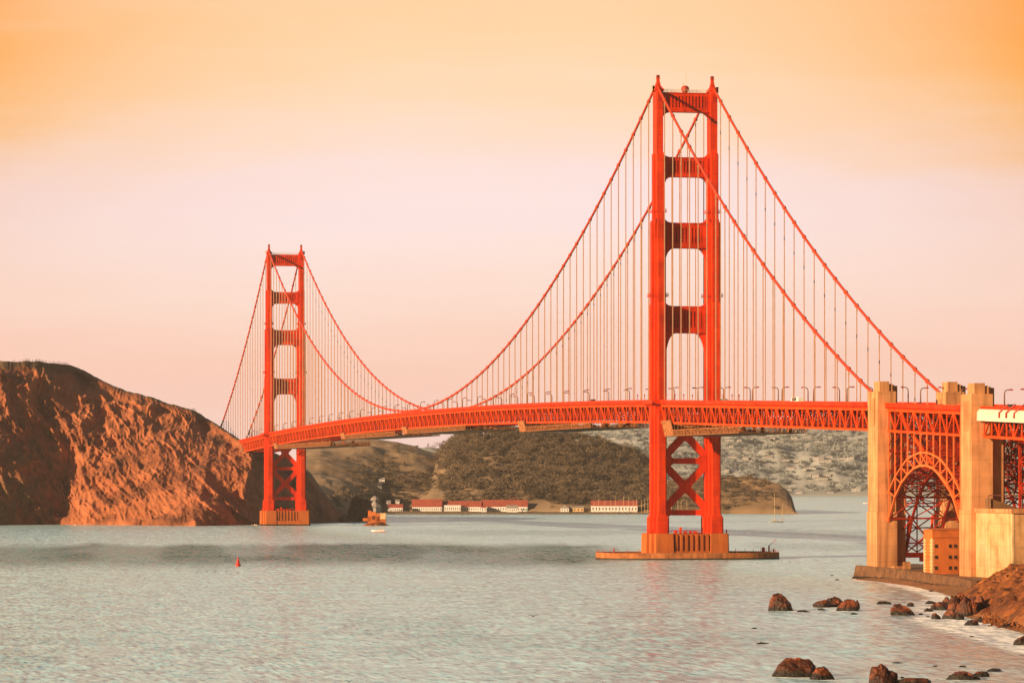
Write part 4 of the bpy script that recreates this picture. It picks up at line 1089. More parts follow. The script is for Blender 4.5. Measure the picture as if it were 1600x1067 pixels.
m.build('wall', M['seawall'], sw)
m = MB()
for i in range(60):
    t_ = random.random() * (len(line) - 1.01); i0 = int(t_); p = Vector(line[i0]).lerp(Vector(line[i0 + 1]), t_ - i0)
    s_ = random.uniform(.5, 1.4); m.lathe((p.x + random.uniform(-3, .5) , p.y - random.uniform(0, 3), -.5), [(s_, 0), (s_ * .9, .5 * s_), (s_ * .3, .9 * s_ + .3)], 6)
m.build('toe_rubble', M['rockdark'], sw)
m = MB(); back = [at(1337, 1400), at(1360, 1440), at(1420, 1470), at(1560, 1470), at(1620, 1290), at(1560, 1200)]
top = [p for p in line] + [at(1540, 1236), at(1600, 1290), at(1640, 1420), at(1420, 1480), at(1345, 1430)]
m.prism([(p[0], p[1]) for p in top], 'z', -2, 3.66)
tag(m.build('shore_paving', M['platform']), kind='structure')
m = MB(); m.box((-17, -372, 3.6), (-12.5, -369, 5.2)); tag(m.build('stone_block', M['pylon']), 'small pale stone block on the paving between arch pedestal and fort', 'stone block')

# ------------------------------------------------------------------ rocks in the surf
import bmesh
def rock(px, row, wpx, hpx, label, seed, kind='boulder', m='rock', peak=0.0, depth=1.0, lean=0.0, sharp=.34):
    d = sea(row); w = wpx * d / F * (1.16 if kind == 'sea_rock' else 1); h = hpx * d / F
    bm = bmesh.new(); bmesh.ops.create_icosphere(bm, subdivisions=5, radius=1)
    co = np.array([v.co[:] for v in bm.verts])
    o3 = seed * 13.7
    n1 = ridged(co[:, 0] * 1.1 + o3, co[:, 1] * 1.1, co[:, 2] * 1.1 + 3, 3) - .65
    n2 = fbm(co[:, 0] * 3 + o3, co[:, 1] * 3, co[:, 2] * 3, 4)
    n3 = ridged(co[:, 0] * 5 + o3, co[:, 1] * 5, co[:, 2] * 3, 3) - .65
    # a few random planes cut facets
    rng = np.random.RandomState(seed); rad = 1 + .55 * n1 * 1.3 + .16 * n2 + .24 * n3
    p = co * rad[:, None]
    for k in range(7):
        nrm_ = rng.normal(size=3); nrm_[2] = abs(nrm_[2]) * .6; nrm_ /= np.linalg.norm(nrm_); off = rng.uniform(.62, .85)
        ex = p @ nrm_ - off; p = p - np.outer(np.clip(ex, 0, None) * .62, nrm_)
    if peak: 
        k = np.clip(p[:, 2], 0, None); p[:, 0] *= 1 - peak * np.clip(k, 0, 1.2) * .6; p[:, 1] *= 1 - peak * np.clip(k, 0, 1.2) * .6
    p[:, 0] += lean * np.clip(p[:, 2], 0, None)
    p[:, 2] = np.where(p[:, 2] < 0, p[:, 2] * .3, p[:, 2])
    lo, hi = p.min(0), p.max(0)
    p[:, 0] = (p[:, 0] - (lo[0] + hi[0]) / 2) / (hi[0] - lo[0]) * w
    p[:, 1] = (p[:, 1] - (lo[1] + hi[1]) / 2) / (hi[1] - lo[1]) * w * depth
    p[:, 2] = p[:, 2] / hi[2] * h
    for v, c in zip(bm.verts, p): v.co = c
    me = bpy.data.meshes.new(kind); bm.to_mesh(me); bm.free(); me.materials.append(M[m])
    if m == 'rock': me.polygons.foreach_set('use_smooth', [False] * len(me.polygons))
    x, y, _ = at(px, d + w * depth * .5)
    o = link(kind, me, (x, y, -.15), None, -TH); tag(o, label, 'rock'); return o
RK = [(1220, 954.5, 41, 29, 'tall brown sea rock with one dark side, alone in the surf beside the low cluster', 1, .45, -.1),
 (1284, 949, 25, 13, 'rounded brown rock at the left end of the low rock cluster in the surf', 2, 0, 0),
 (1303, 948, 30, 17, 'broad flat-topped rock at the back of the low rock cluster', 3, 0, 0),
 (1324, 954.5, 36, 19, 'reddish rounded rock at the right front of the low rock cluster', 4, .1, .1),
 (1338, 951, 10, 15, 'narrow brown rock leaning on the right end of the low rock cluster', 5, .2, .1),
 (1411, 961.5, 36, 19, 'angular red-brown rock with a pointed left nose in front of the foam', 9, .2, -.25),
 (1382, 944, 24, 6, 'low dark rock between the low cluster and the angular rock', 7, .1, 0),
 (1423, 947, 11, 7, 'small dark rock just behind the angular rock', 8, .2, 0),
 (1240, 1058, 72, 31, 'largest foreground boulder, orange topped and half awash', 11, .0, .12),
 (1285, 1062, 36, 22, 'dark pointed boulder touching the right side of the largest foreground boulder', 12, .35, -.05),
 (1380, 1074, 40, 38, 'upright orange pinnacle rock at the bottom edge of the sea', 29, .0, -.02),
 (1424, 1074, 60, 16, 'long low mossy rock beside the orange pinnacle rock', 14, 0, 0),
 (1504, 1062, 48, 14, 'flat dark red rock in the shallows below the beach', 15, .0, .1),
 (1531, 1057, 28, 10, 'smaller dark red rock leaning on the flat one in the shallows', 16, .1, 0),
 (1554, 1049, 26, 6, 'thin low dark reef rock to the right in the shallows', 17, 0, 0),
 (1597, 1008, 27, 16, 'round dark red boulder on the sand at the picture edge', 18, 0, 0)]
for px, row, w, h, lab, sd_, pk, ln in RK: rock(px, row, w, h, lab, sd_, 'sea_rock', 'rock', pk, .85, ln)
for px, row, w, h, lab, sd_ in [(1255, 956, 22, 4, 'flat dark reef beside the tall brown sea rock', 31), (1284, 953, 14, 4, 'flat dark reef in front of the low rock cluster', 32), (1334, 960, 13, 4, 'small dark dome rock in front of the low rock cluster', 33),
  (1179, 982, 12, 3, 'black reef tip awash, farther of two left of the beach', 34), (1190, 1006, 26, 4, 'long black reef tip awash, nearer of two left of the beach', 35), (1402, 1036, 30, 3, 'thin dark reef line far in front of the angular rock', 36),
  (1462, 1041, 12, 3, 'small dark reef left of the flat red rock', 37), (1503, 1042, 16, 4, 'dark reef just beyond the flat red rock', 38), (1519, 995, 12, 3, 'dark stone showing through the white foam sheet', 39),
  (1366, 1058, 8, 4, 'small black rock left of the orange pinnacle', 40), (1410, 1059, 10, 4, 'small black rock right of the orange pinnacle', 41), (1455, 924, 10, 3.5, 'lone dark stone on the wet sand in front of the sea wall', 42), (1454, 943.5, 22, 6, 'low dark rock in the foam behind the boulders', 43),
  (1308, 906, 8, 2.5, 'tiny dark reef off the sea wall corner', 44), (1300, 899, 8, 2, 'tiny dark reef farther off the sea wall corner', 45), (1450, 964, 9, 3, 'small dark stone in the foam left of the boulders', 46), (1439, 960, 8, 3, 'small black stone in the foam right of the angular rock', 47)]:
    rock(px, row, w, h, lab, sd_, 'reef_rock', 'rockdark', 0, .8)
BO = [(1476, 946, 20, 14), (1500, 955, 30, 28), (1520, 958, 30, 26), (1468, 953, 30, 13), (1492, 957, 26, 26), (1508, 963, 34, 30), (1532, 962, 32, 30), (1484, 967, 24, 15), (1542, 965, 22, 16), (1463, 967, 14, 10), (1518, 977, 24, 9), (1474, 950, 16, 8), (1556, 966, 18, 12), (1450, 955, 14, 6), (1565, 972, 12, 7), (1577, 972, 14, 8), (1590, 976, 12, 6), (1552, 974, 8, 5), (1566, 979, 12, 5), (1499, 968, 14, 10), (1531, 972, 12, 9), (1546, 958, 13, 8), (1572, 966, 9, 6)]
BL = ['rounded boulder at the far side of the pile near the wet sand', 'tall brown boulder leaning on the largest orange one', 'broad brown boulder behind the largest orange one', 'long low boulder awash at the seaward tip of the boulder pile', 'tall tan boulder in the middle of the boulder pile below the bluff', 'largest orange boulder of the pile below the bluff', 'dark grey boulder highest in the pile against the bluff', 'wet brown boulder at the front of the pile in foam',
      'brown boulder right of the largest orange one', 'small wet boulder at the foam edge of the pile', 'low boulder lying in the foam on the sand', 'small boulder behind the seaward tip of the pile', 'brown boulder where pile meets the stony slope', 'low wet rock left of the boulder pile', 'cobble-like boulder on the stony slope above the sand']
for i, (px, row, w, h) in enumerate(BO):
    o = rock(px, row, w * 1.15, h * 1.1, BL[min(i, 14)], 60 + i, 'shore_boulder', 'rock', .1 if i % 3 else .25, .9, random.uniform(-.1, .1))
    if i >= 14: o['group'] = 'small boulders on the stony slope'; o['label'] = 'small brown boulder on the stony slope above the sand'
m = MB()
for i in range(420):
    px = random.uniform(1536, 1608); row = random.uniform(960, 985) + (px - 1560) * .08; d = sea(row); s_ = random.uniform(.15, .7)
    x, y, _ = at(px, d); zz = .3 + random.random() * 1.6
    vs = [(x + s_ * random.uniform(.6, 1.2) * math.cos(a), y + s_ * random.uniform(.6, 1.2) * math.sin(a), zz) for a in (0, 1.2, 2.4, 3.7, 5.0)]
    m.add(vs + [(x + random.uniform(-.2, .2), y, zz + s_ * 1.1)], [(0, 1, 5), (1, 2, 5), (2, 3, 5), (3, 4, 5), (4, 0, 5)])
rs = np.random.RandomState(8)
for i in range(150):        # blocks bedded in the bank
    r_ = rs.uniform(150, 205); d_ = rs.uniform(905, 1140)
    if r_ / d_ * F + 800 > 1640: continue
    a_, b_2 = int(np.searchsorted(rr, r_)), int(np.searchsorted(dd, d_))
    if a_ >= len(rr) or b_2 >= len(dd) or sb[a_, b_2] < 1: continue
    x, y = RD(r_, d_); zz = ZZ[a_, b_2]; s_ = rs.uniform(.5, 1.0) ** 2 * 2.6
    ang = sorted(rs.uniform(0, 6.28, 6)); 
    lo_ = [(x + s_ * math.cos(t_) * rs.uniform(.8, 1.2), y + s_ * math.sin(t_) * rs.uniform(.8, 1.3), zz - .6) for t_ in ang]
    hi_ = [(x + (p[0] - x) * rs.uniform(.4, .9), y + (p[1] - y) * rs.uniform(.4, .9), zz + s_ * rs.uniform(.25, .75)) for p in lo_]
    m.add(lo_ + hi_ + [(x, y, zz + s_ * .7)], [(k, (k + 1) % 6, 6 + (k + 1) % 6, 6 + k) for k in range(6)] + [(6 + k, 6 + (k + 1) % 6, 12) for k in range(6)])
tag(m.build('scree_stones', M['bluff']), kind='stuff')
m = MB()
for k in range(9):
    p = at(1572 + k * 2.4 + random.uniform(-1, 1), sea(984 - k * .35)); m.tube([(p[0] - 1, p[1], .9), (p[0], p[1] + .3, 1.3 + random.random() * .4), (p[0] + 1.1, p[1], 1.0)], .22, 5)
tag(m.build('driftwood', M['rockdark']), 'dark strand of driftwood and kelp lying on the sand', 'driftwood')
# far shore boulders below the cliff
for i in range(16):
    px = random.uniform(355, 408) if i < 11 else random.choice([228, 248, 324, 205, 120]) + random.uniform(-3, 3)
    o = rock(px, 820.3, random.uniform(2, 5), random.uniform(1.2, 2.6), 'pale boulder at the waterline below the headland cliff', 90 + i, 'shore_boulder', 'quoin', .1, .8); o['group'] = 'pale boulders below the headland cliff'

# ------------------------------------------------------------------ far shore: islet, buildings, pier, boats
def rockmesh_at(name, px, d, wpx, hpx, label, seed, mm):
    o = rock(px, YH + F * CH / d, wpx, hpx, label, seed, name, mm, .3, .7); return o
rockmesh_at('rock_stack', 562, 3230, 46, 42, 'dark jagged rock stack between the far tower and the orange ruin', 121, 'stack')
rockmesh_at('rock_stack', 540, 3190, 30, 14, 'low dark rock at the foot of the cliff left of the jagged stack', 122, 'stack')
rockmesh_at('rock_stack', 587, 2976, 46, 6.5, 'rounded orange rock carrying the roofless ruin', 123, 'bluff')
ru = empty('station_ruin', at(587, 2990.0, 4)); tag(ru, 'orange sunlit ruin of a small station house on a rock by the water', 'ruin')
def lbox(m, px0, px1, d, dep, z0, z1):
    a, b2 = at(px0, d), at(px1, d); dx, dy = SN * dep, CS * dep
    m.add([(a[0], a[1], z0), (b2[0], b2[1], z0), (b2[0] + dx, b2[1] + dy, z0), (a[0] + dx, a[1] + dy, z0), (a[0], a[1], z1), (b2[0], b2[1], z1), (b2[0] + dx, b2[1] + dy, z1), (a[0] + dx, a[1] + dy, z1)],
          [(0, 3, 2, 1), (4, 5, 6, 7), (0, 1, 5, 4), (1, 2, 6, 5), (2, 3, 7, 6), (3, 0, 4, 7)])
m = MB(); lbox(m, 575, 580, 2983.0, 6, 3, 12.2); lbox(m, 579.8, 587, 2983.0, 8, 3, 11.2); lbox(m, 587.2, 593, 2983.0, 8, 3, 10); lbox(m, 592.8, 602, 2983.0, 9, 3, 9.4); lbox(m, 567, 576, 2983.0, 5, 3.6, 6); lbox(m, 574.5, 602.4, 2983.0, 9, 0, 7.6); m.build('wall', M['brick'], ru)
m = MB()
for p0 in (581.5, 584, 594.5, 598.5): lbox(m, p0, p0 + 1.6, 2982.8, .5, 5, 8)
m.build('opening', M['dark'], ru)
m = MB(); lbox(m, 591, 603, 2983.0, 8, 9.41, 10.1); lbox(m, 594, 602.5, 2982.7, .6, 5.2, 9.3); m.build('pale_panel', M['quoin'], ru)

# gable-roofed building from walls, roof and windows
WIN = {}
def building(name, px0, px1, d, dep, z0, hw, hr, label, cat='building', roof='redroof', wallm='white', nwin=None, group=None, parts=True, dormer=0, ax='long'):
    a = Vector(at(px0, d)); b2 = Vector(at(px1, d)); fw = Vector((SN, CS, 0)); L_ = (b2 - a).length; ex = (b2 - a).normalized()
    base = (a + b2) / 2 + fw * dep / 2; base.z = z0
    rt = empty(name, tuple(base)) if parts else None
    pt = lambda u, v, z: tuple(a + ex * u + fw * v + Vector((0, 0, z0 + z)))
    m = MB(); 
    def bx(u0, u1, v0, v1, za, zb_):
        m.add([pt(u0, v0, za), pt(u1, v0, za), pt(u1, v1, za), pt(u0, v1, za), pt(u0, v0, zb_), pt(u1, v0, zb_), pt(u1, v1, zb_), pt(u0, v1, zb_)], [(0, 3, 2, 1), (4, 5, 6, 7), (0, 1, 5, 4), (1, 2, 6, 5), (2, 3, 7, 6), (3, 0, 4, 7)])
    bx(0, L_, 0, dep, 0, hw)
    if ax == 'long':
        m.add([pt(0, 0, hw), pt(0, dep, hw), pt(0, dep / 2, hw + hr * .9)], [(0, 1, 2)]); m.add([pt(L_, 0, hw), pt(L_, dep, hw), pt(L_, dep / 2, hw + hr * .9)], [(0, 2, 1)])
    mats = [M[wallm]]
    if parts: m.build('wall', M[wallm], rt); m = MB()
    else: m.cur = 1; mats = [M[wallm], M[roof], M['glass']]
    o = .5
    if hr > .5:
        if ax == 'long':
            P = [pt(-o, -o, hw - .1), pt(L_ + o, -o, hw - .1), pt(L_ + o, dep / 2, hw + hr), pt(-o, dep / 2, hw + hr), pt(-o, dep + o, hw - .1), pt(L_ + o, dep + o, hw - .1)]
            m.add(P + [(p[0], p[1], p[2] + .3) for p in P], [(0, 1, 2, 3), (3, 2, 5, 4), (6, 9, 8, 7), (9, 10, 11, 8), (0, 6, 7, 1), (4, 5, 11, 10), (0, 3, 9, 6), (3, 4, 10, 9), (1, 7, 8, 2), (2, 8, 11, 5)])
        else:
            P = [pt(-o, -o, hw - .1), pt(L_ / 2, -o, hw + hr), pt(L_ + o, -o, hw - .1), pt(-o, dep + o, hw - .1), pt(L_ / 2, dep + o, hw + hr), pt(L_ + o, dep + o, hw - .1)]
            m.add(P, [(0, 1, 4, 3), (1, 2, 5, 4), (0, 2, 1), (3, 4, 5)])
    else: bx(-.4, L_ + .4, -.4, dep + .4, hw, hw + .5)
    if parts: m.build('roof', M[roof], rt)
    nwin = nwin or max(2, int(L_ / 5))
    for k in range(nwin):
        u = L_ * (k + .5) / nwin; ww = min(1.5, L_ / nwin * .3)
        if parts:
            m = MB(); bx(u - ww / 2, u + ww / 2, -.12, .2, hw * .28, hw * .72); m.build('window', M['glass'], rt)
        else:
            m.cur = 2; bx(u - ww / 2, u + ww / 2, -.12, .2, hw * .3, hw * .7)
    if not parts:
        rt = m.build(name, mats, None, tuple(base))
    tag(rt, label, cat, group); return rt
building('shore_building', 644, 690, 3985, 16, 2.5, 5.2, 8, 'long white building with a plain red roof, left end of the far shore row', nwin=14)
building('shore_building', 691, 752, 3990, 16, 2.5, 5.2, 6, 'longest white building with a low red roof in the middle of the far shore row', nwin=18)
building('shore_building', 753, 824, 3992, 18, 2.5, 5.4, 7, 'white building with a red roof at the east end of the far shore row', nwin=18)
building('shore_building', 767, 810, 4012, 16, 2.5, 10, 5.5, 'taller red roofed building standing behind the east end of the shore row', nwin=8)
building('shore_building', 694, 720, 3984, 5, 2.5, 6.5, .3, 'flat white annex with big windows in front of the longest shore building', roof='white', nwin=8)
building('shore_building', 752, 760, 3980, 8, 2.2, 4.5, 3, 'small white gabled house between the two red roofed shore buildings', nwin=2, ax='x')
building('shore_building', 792, 809, 3972, 9, 2.0, 4.5, 3, 'white boathouse with two floors on the far quay', nwin=5, roof='greyroof')
building('shore_building', 606, 629, 3968, 12, 2.5, 4.5, 3.5, 'small white building with a faded red roof beside the timber pier', nwin=7)
building('shore_building', 924, 996, 3985, 16, 2.3, 6.5, 5.5, 'white marina building with a red roof among the sailboat masts', nwin=14)
building('shore_building', 876, 889, 3985, 10, 2.3, 4, 3.4, 'white gabled shed west of the marina building', nwin=3, ax='x', roof='greyroof')
building('shore_building', 890, 912, 3988, 10, 2.3, 4.5, 1.6, 'low cream shed next to the marina building', nwin=4, roof='greyroof', wallm='quoin')
m = MB(); lbox(m, 815, 824, 3978, 5, 4.2, 5.2); lbox(m, 816, 817, 3978.4, .5, 2, 4.3); lbox(m, 822, 823, 3978.4, .5, 2, 4.3); tag(m.build('awning', M['teal']), 'teal awning on the far quay by the white boathouse', 'awning')
for i, (px0, px1, d, z, lab) in enumerate([(687, 695, 4045, 17, 'dormered grey house row first above the shore buildings'), (704, 712, 4050, 16, 'pale house second above the shore buildings'), (716, 721, 4050, 16.5, 'pale narrow house third above the shore buildings'), (744, 750, 4050, 16, 'pale house above the gap in the shore row'), (832, 840, 4010, 3, 'white cottage east of the shore row by the trees'), (845, 851, 4020, 6, 'grey cottage higher up beside the trees east of the shore row'), (853, 860, 4015, 3, 'small pale cottage between shore row and marina sheds'),
        (505, 521, 4050, 37, 'flat pale house on the grassy hill nearest the far tower'), (527, 539, 4060, 38, 'two storey pale house on the grassy hill right of the flat one'), (524, 531, 4010, 22, 'small white house lower on the slope beside the far tower'), (592, 601, 4080, 33, 'white gabled house alone on the grassy hillside'), (590, 596, 4060, 27, 'small white shed just below the lone gabled house'), (604, 610, 3990, 8, 'pale hut at the foot of the hill left of the shore row'), (618, 624, 3995, 9, 'white hut at the foot of the hill near the timber pier')]):
    building('hillside_house', px0, px1, d, 9, z, 4.2, 2.2 if i not in (7, 8) else .3, lab, 'house', 'greyroof', 'white', parts=False, nwin=3)
# two-tiered pavilion-like house behind the ruin
m = MB(); c0 = at(586, 3720)
m.lathe((c0[0], c0[1], 5), [(5.8, -4), (5.8, 4.4), (7.2, 4.6), (2.9, 8.8), (2.4, 8.9), (2.4, 11.2), (4.7, 11.4), (4.7, 12.2), (3.5, 14.0), (.4, 16.0)], 8)
tag(m.build('tiered_house', M['greyroof']), 'pale two-tiered house with stacked pointed roofs behind the orange ruin', 'house')
# timber pier
tp = empty('timber_pier', at(660, 3880, 0)); tag(tp, 'long dark timber pier on piles in front of the red roofed shore buildings', 'pier')
m = MB(); lbox(m, 608, 735, 3868, 7, 3.0, 3.9); lbox(m, 660, 735, 3866, 10, 1.2, 3.0); m.build('deck', M['wood'], tp)
for i in range(34):
    p = at(609 + i * 3.8, 3868.5); mm_ = MB(); mm_.bar((p[0], p[1], -2), (p[0], p[1], 3.1), .5); mm_.build('pile', M['wood'], tp)
m = MB(); lbox(m, 735, 1060, 3936, 4, -1, 1.6); tag(m.build('quay', M['wood']), 'low dark breakwater along the far shore below the marina', 'breakwater')
# marina masts and boats
def sailboat(px, row, L_, masts, label, group=None, hull='white', d=None, rz=None):
    d = d or sea(row); p = at(px, d)
    rt = empty('sailboat', p); tag(rt, label, 'sailboat', group)
    ex = Vector((CS, -SN, 0)); ey = Vector((SN, CS, 0))
    m = MB(); st = [(-.5, .12, .9), (-.35, .17, .75), (0, .19, .7), (.3, .13, .85), (.5, .01, 1.1)]
    P = []
    for u, w, h in st: P += [tuple(Vector(p) + ex * u * L_ + ey * w * L_ + Vector((0, 0, h))), tuple(Vector(p) + ex * u * L_ * .92 + Vector((0, 0, -.3))), tuple(Vector(p) + ex * u * L_ - ey * w * L_ + Vector((0, 0, h)))]
    fs = []
    for i in range(len(st) - 1): b0 = 3 * i; fs += [(b0, b0 + 1, b0 + 4, b0 + 3), (b0 + 1, b0 + 2, b0 + 5, b0 + 4), (b0, b0 + 3, b0 + 5, b0 + 2)]
    fs += [(0, 2, 1), (3 * len(st) - 3, 3 * len(st) - 2, 3 * len(st) - 1)]
    m.add(P, fs); m.build('hull', M[hull], rt)
    m = MB(); q0 = Vector(p) - ex * L_ * .25; q1 = Vector(p) + ex * L_ * .18
    m.bar(tuple(q0 + Vector((0, 0, 1.2))), tuple(q1 + Vector((0, 0, 1.2))), L_ * .2, .9); m.build('cabin', M['steelgrey' if group is None else 'white'], rt)
    for u, h in masts:
        b0 = Vector(p) + ex * u * L_
        m = MB(); m.tube([tuple(b0 + Vector((0, 0, .8))), tuple(b0 + Vector((0, 0, h)))], [.22, .14], 6); m.bar(tuple(b0 + Vector((0, 0, 2.2))), tuple(b0 - ex * L_ * .3 + Vector((0, 0, 2.3))), .3); m.build('mast', M['quoin'], rt)
    return rt
sailboat(1213, 816, 13, [(-.12, 25.5), (.42, 17)], 'pale two-masted sailboat motoring right of the near tower')
for i, px in enumerate([927, 934, 944, 953, 960, 966, 973, 981, 988, 993, 1001, 1006, 1011, 1048, 1054, 1058, 1063, 1072]):
    sailboat(px, 0, 9, [(.1, random.uniform(13, 21))], 'white moored sailboat with a bare mast at the far marina', 'sailboats moored at the far marina', d=3958 + 3 * (i % 3))
def motorboat(px, row, L_, label):
    d = sea(row); p = Vector(at(px, d)); rt = empty('motor_boat', tuple(p)); tag(rt, label, 'motor boat')
    ex = Vector((CS, -SN, 0)); ey = Vector((SN, CS, 0))
    st = [(-.5, .02, 1.6), (-.3, .13, 1.35), (0, .17, 1.1), (.35, .17, 1.0), (.5, .15, 1.0)]
    for nm, mt, k0, k1, wd in (('hull', 'white', 0, 1, 1.0), ('keel_stripe', 'radome', -.3, .45, 1.04)):
        m = MB(); P = []
        for u, w, h in st:
            zt = h if nm == 'hull' else .45; zb_ = .3 if nm == 'hull' else -.3
            for sg in (-1, 1):
                P += [tuple(p + ex * u * L_ * (1 if nm == 'hull' else .99) + ey * sg * w * L_ * wd * .8 + Vector((0, 0, zb_))), tuple(p + ex * u * L_ * (1 if nm == 'hull' else .99) + ey * sg * w * L_ * wd + Vector((0, 0, zt)))]
        fs = []
        for i in range(4):
            b0 = 4 * i; fs += [(b0, b0 + 1, b0 + 5, b0 + 4), (b0 + 2, b0 + 6, b0 + 7, b0 + 3), (b0 + 1, b0 + 3, b0 + 7, b0 + 5), (b0, b0 + 4, b0 + 6, b0 + 2)]
        fs += [(0, 2, 3, 1), (16, 17, 19, 18)]; m.add(P, fs); m.build(nm, M[mt], rt)
    m = MB(); pr_ = [(-.12, 1.0), (-.06, 2.3), (.30, 2.3), (.36, 1.0)]
    vs = [tuple(p + ex * u * L_ + ey * s_ * L_ * .12 + Vector((0, 0, z))) for s_ in (-1, 1) for u, z in pr_]
    m.add(vs, [(0, 1, 2, 3), (7, 6, 5, 4), (0, 4, 5, 1), (1, 5, 6, 2), (2, 6, 7, 3)]); m.build('cabin', M['white'], rt)
    m = MB(); vs = [tuple(p + ex * u * L_ + ey * s_ * L_ * .125 + Vector((0, 0, z))) for s_ in (-1, 1) for u, z in [(-.08, 1.5), (-.05, 2.05), (.28, 2.05), (.3, 1.5)]]
    m.add(vs, [(0, 1, 2, 3), (7, 6, 5, 4), (0, 4, 5, 1), (2, 6, 7, 3), (1, 5, 6, 2), (0, 3, 7, 4)]); m.build('window', M['glass'], rt)
motorboat(592, 831, 10.5, 'white motor boat with a dark red keel in front of the orange ruin')
motorboat(1356, 787, 14, 'tiny white boat half hidden by the concrete pylon on the far water')
# buoy
bp = at(372, 1592, 0); by = empty('channel_buoy', bp); tag(by, 'red conical channel buoy floating in the dark band of water', 'buoy')
m = MB(); m.lathe(bp, [(.9, -.5), (1.15, 0), (1.15, .9), (.85, 1.1)], 14); m.build('float', M['buoy'], by, smooth=False)
m = MB(); m.lathe(bp, [(.8, 1.05), (.62, 2.2), (.35, 3.2), (.22, 3.3), (.22, 3.8), (.05, 3.9)], 12); m.build('cone', M['buoy'], by)
# birds
def bird(px, row, span, label, z=None, d=None, rz=0, tilt=.3, group=None):
    d = d or sea(row); z = 0 if z is None else z; p = at(px, d, z)
    m = MB(); s = span / 2
    m.tube([(-.32 * s, 0, .02), (-.15 * s, 0, .05), (.12 * s, 0, .05), (.28 * s, 0, .02)], [.01, .11 * s, .10 * s, .01], 8)
    if z > 0:
        for sg in (-1, 1):
            P = [(.10 * s, 0, .05), (.16 * s, sg * .45 * s, tilt * s * .6), (.02 * s, sg * .98 * s, tilt * s * .2), (-.06 * s, sg * .5 * s, tilt * s * .55), (-.10 * s, 0, .05)]
            m.add(P + [(a, b2, c - .04 * s) for a, b2, c in P], [(0, 1, 3, 4), (1, 2, 3), (5, 9, 8, 6), (6, 8, 7), (0, 5, 6, 1), (1, 6, 7, 2), (2, 7, 8, 3), (3, 8, 9, 4)])
    else: m.tube([(.2 * s, 0, .05), (.34 * s, 0, .3 * s), (.46 * s, 0, .32 * s)], [.06 * s, .05 * s, .02 * s], 6)
    o = m.build('sea_bird', M['bird'], None, p, local=True); o.rotation_euler = (0, 0, rz); tag(o, label, 'bird', group)
bird(833, 0, 2.6, 'brown sea bird gliding low over the water in front of the near tower', 12, 690, R(75), .35)
bird(545, 0, 1.8, 'dark sea bird with arched wings at the bottom edge over the water', 6.0, 575, R(85), .5)
for px, row in ((322, 893.5), (335.5, 893.5), (354, 893.5), (371, 894), (307, 894.5), (1183, 880), (1221, 876.5), (1234, 877.5)):
    bird(px, row, 2.6, 'small dark sea bird sitting on the water near the red buoy' if px < 400 else 'small dark sea bird sitting on the water off the fender ring', group='birds resting by the buoy' if px < 400 else 'birds resting by the fender ring')
# visitors on the headland crest
pmb = MB()
for sg in (-1, 1):
    pmb.tube([(0, sg * .11, .02), (.02, sg * .11, .48), (0, sg * .10, .88)], [.06, .075, .095], 7); pmb.box((-.08, sg * .11 - .05, 0), (.17, sg * .11 + .05, .09))
    pmb.tube([(0, sg * .21, 1.42), (.02, sg * .27, 1.12), (.1, sg * .26, .84)], [.055, .05, .04], 6)
pmb.tube([(0, 0, .82), (0, 0, 1.05), (0, 0, 1.36), (0, 0, 1.50)], [.16, .155, .20, .08], 8)
pme2 = pmb.mesh('person', M['cloth']); hb = MB(); hb.lathe((0, 0, 1.5), [(.05, 0), (.09, .06), (.105, .15), (.09, .23), (.03, .27)], 8); hme = hb.mesh('head', M['skin'])
dep_g = bpy.context.evaluated_depsgraph_get()
bpy.context.view_layer.update()
xs_p = [22, 31, 36, 39, 41.5, 43, 46, 51, 55.5, 57, 59.5, 61.5, 64, 66, 67.5, 70, 72, 77, 79.5, 83.5, 86, 90, 92, 93.5, 95.5, 97.5, 100, 102, 104, 106.5]
for i, px in enumerate(xs_p):
    d = lerp(px, BASE) + lerp(px, RUN) + random.uniform(0, 3)
    x, y, _ = at(px, float(d))
    ok, hit, *_r = cliff.ray_cast(Vector((x, y, 400)), Vector((0, 0, -1)))
    z = hit.z if ok else 148
    s_ = random.uniform(.95, 1.1)
    o = link('person', pme2, (x, y, z - .05), None, random.uniform(0, 6.2), s_ * 1.1); h_ = link('head', hme, (0, 0, 0), o)
    tag(o, 'tiny dark clothed visitor standing on the flat crest of the headland', 'person', 'visitors on the headland crest')

# ------------------------------------------------------------------ vegetation
ICO = {}
def leaf_cloud(m, c, rx, ry, rz_, n, s, rnd):
    for k in range(n):
        u = rnd.normal(size=3); u /= np.linalg.norm(u); rr_ = rnd.uniform(.55, 1.0)
        p = np.array(c) + u * rr_ * np.array([rx, ry, rz_]) * (1 + .25 * math.sin(3 * u[0] + 5 * u[1] + c[0]))
        a = rnd.normal(size=3); a /= np.linalg.norm(a); b2 = np.cross(a, u); b2 /= np.linalg.norm(b2) + 1e-6; a = np.cross(b2, u) * .6 + a * .5
        ss = s * rnd.uniform(.6, 1.3)
        m.add([tuple(p - a * ss), tuple(p - b2 * ss * .7), tuple(p + a * ss), tuple(p + b2 * ss * .7)], [(0, 1, 2, 3)])
def surf(H, u, v):
    U_, V_, Rr_, D_, Z_ = H
    i = min(max(int(np.searchsorted(U_, u)), 0), len(U_) - 1); j = min(max(int(np.searchsorted(V_, v)), 0), len(V_) - 1)
    x, y = RD(Rr_[i, j], D_[i, j]); return float(x), float(y), float(Z_[i, j])
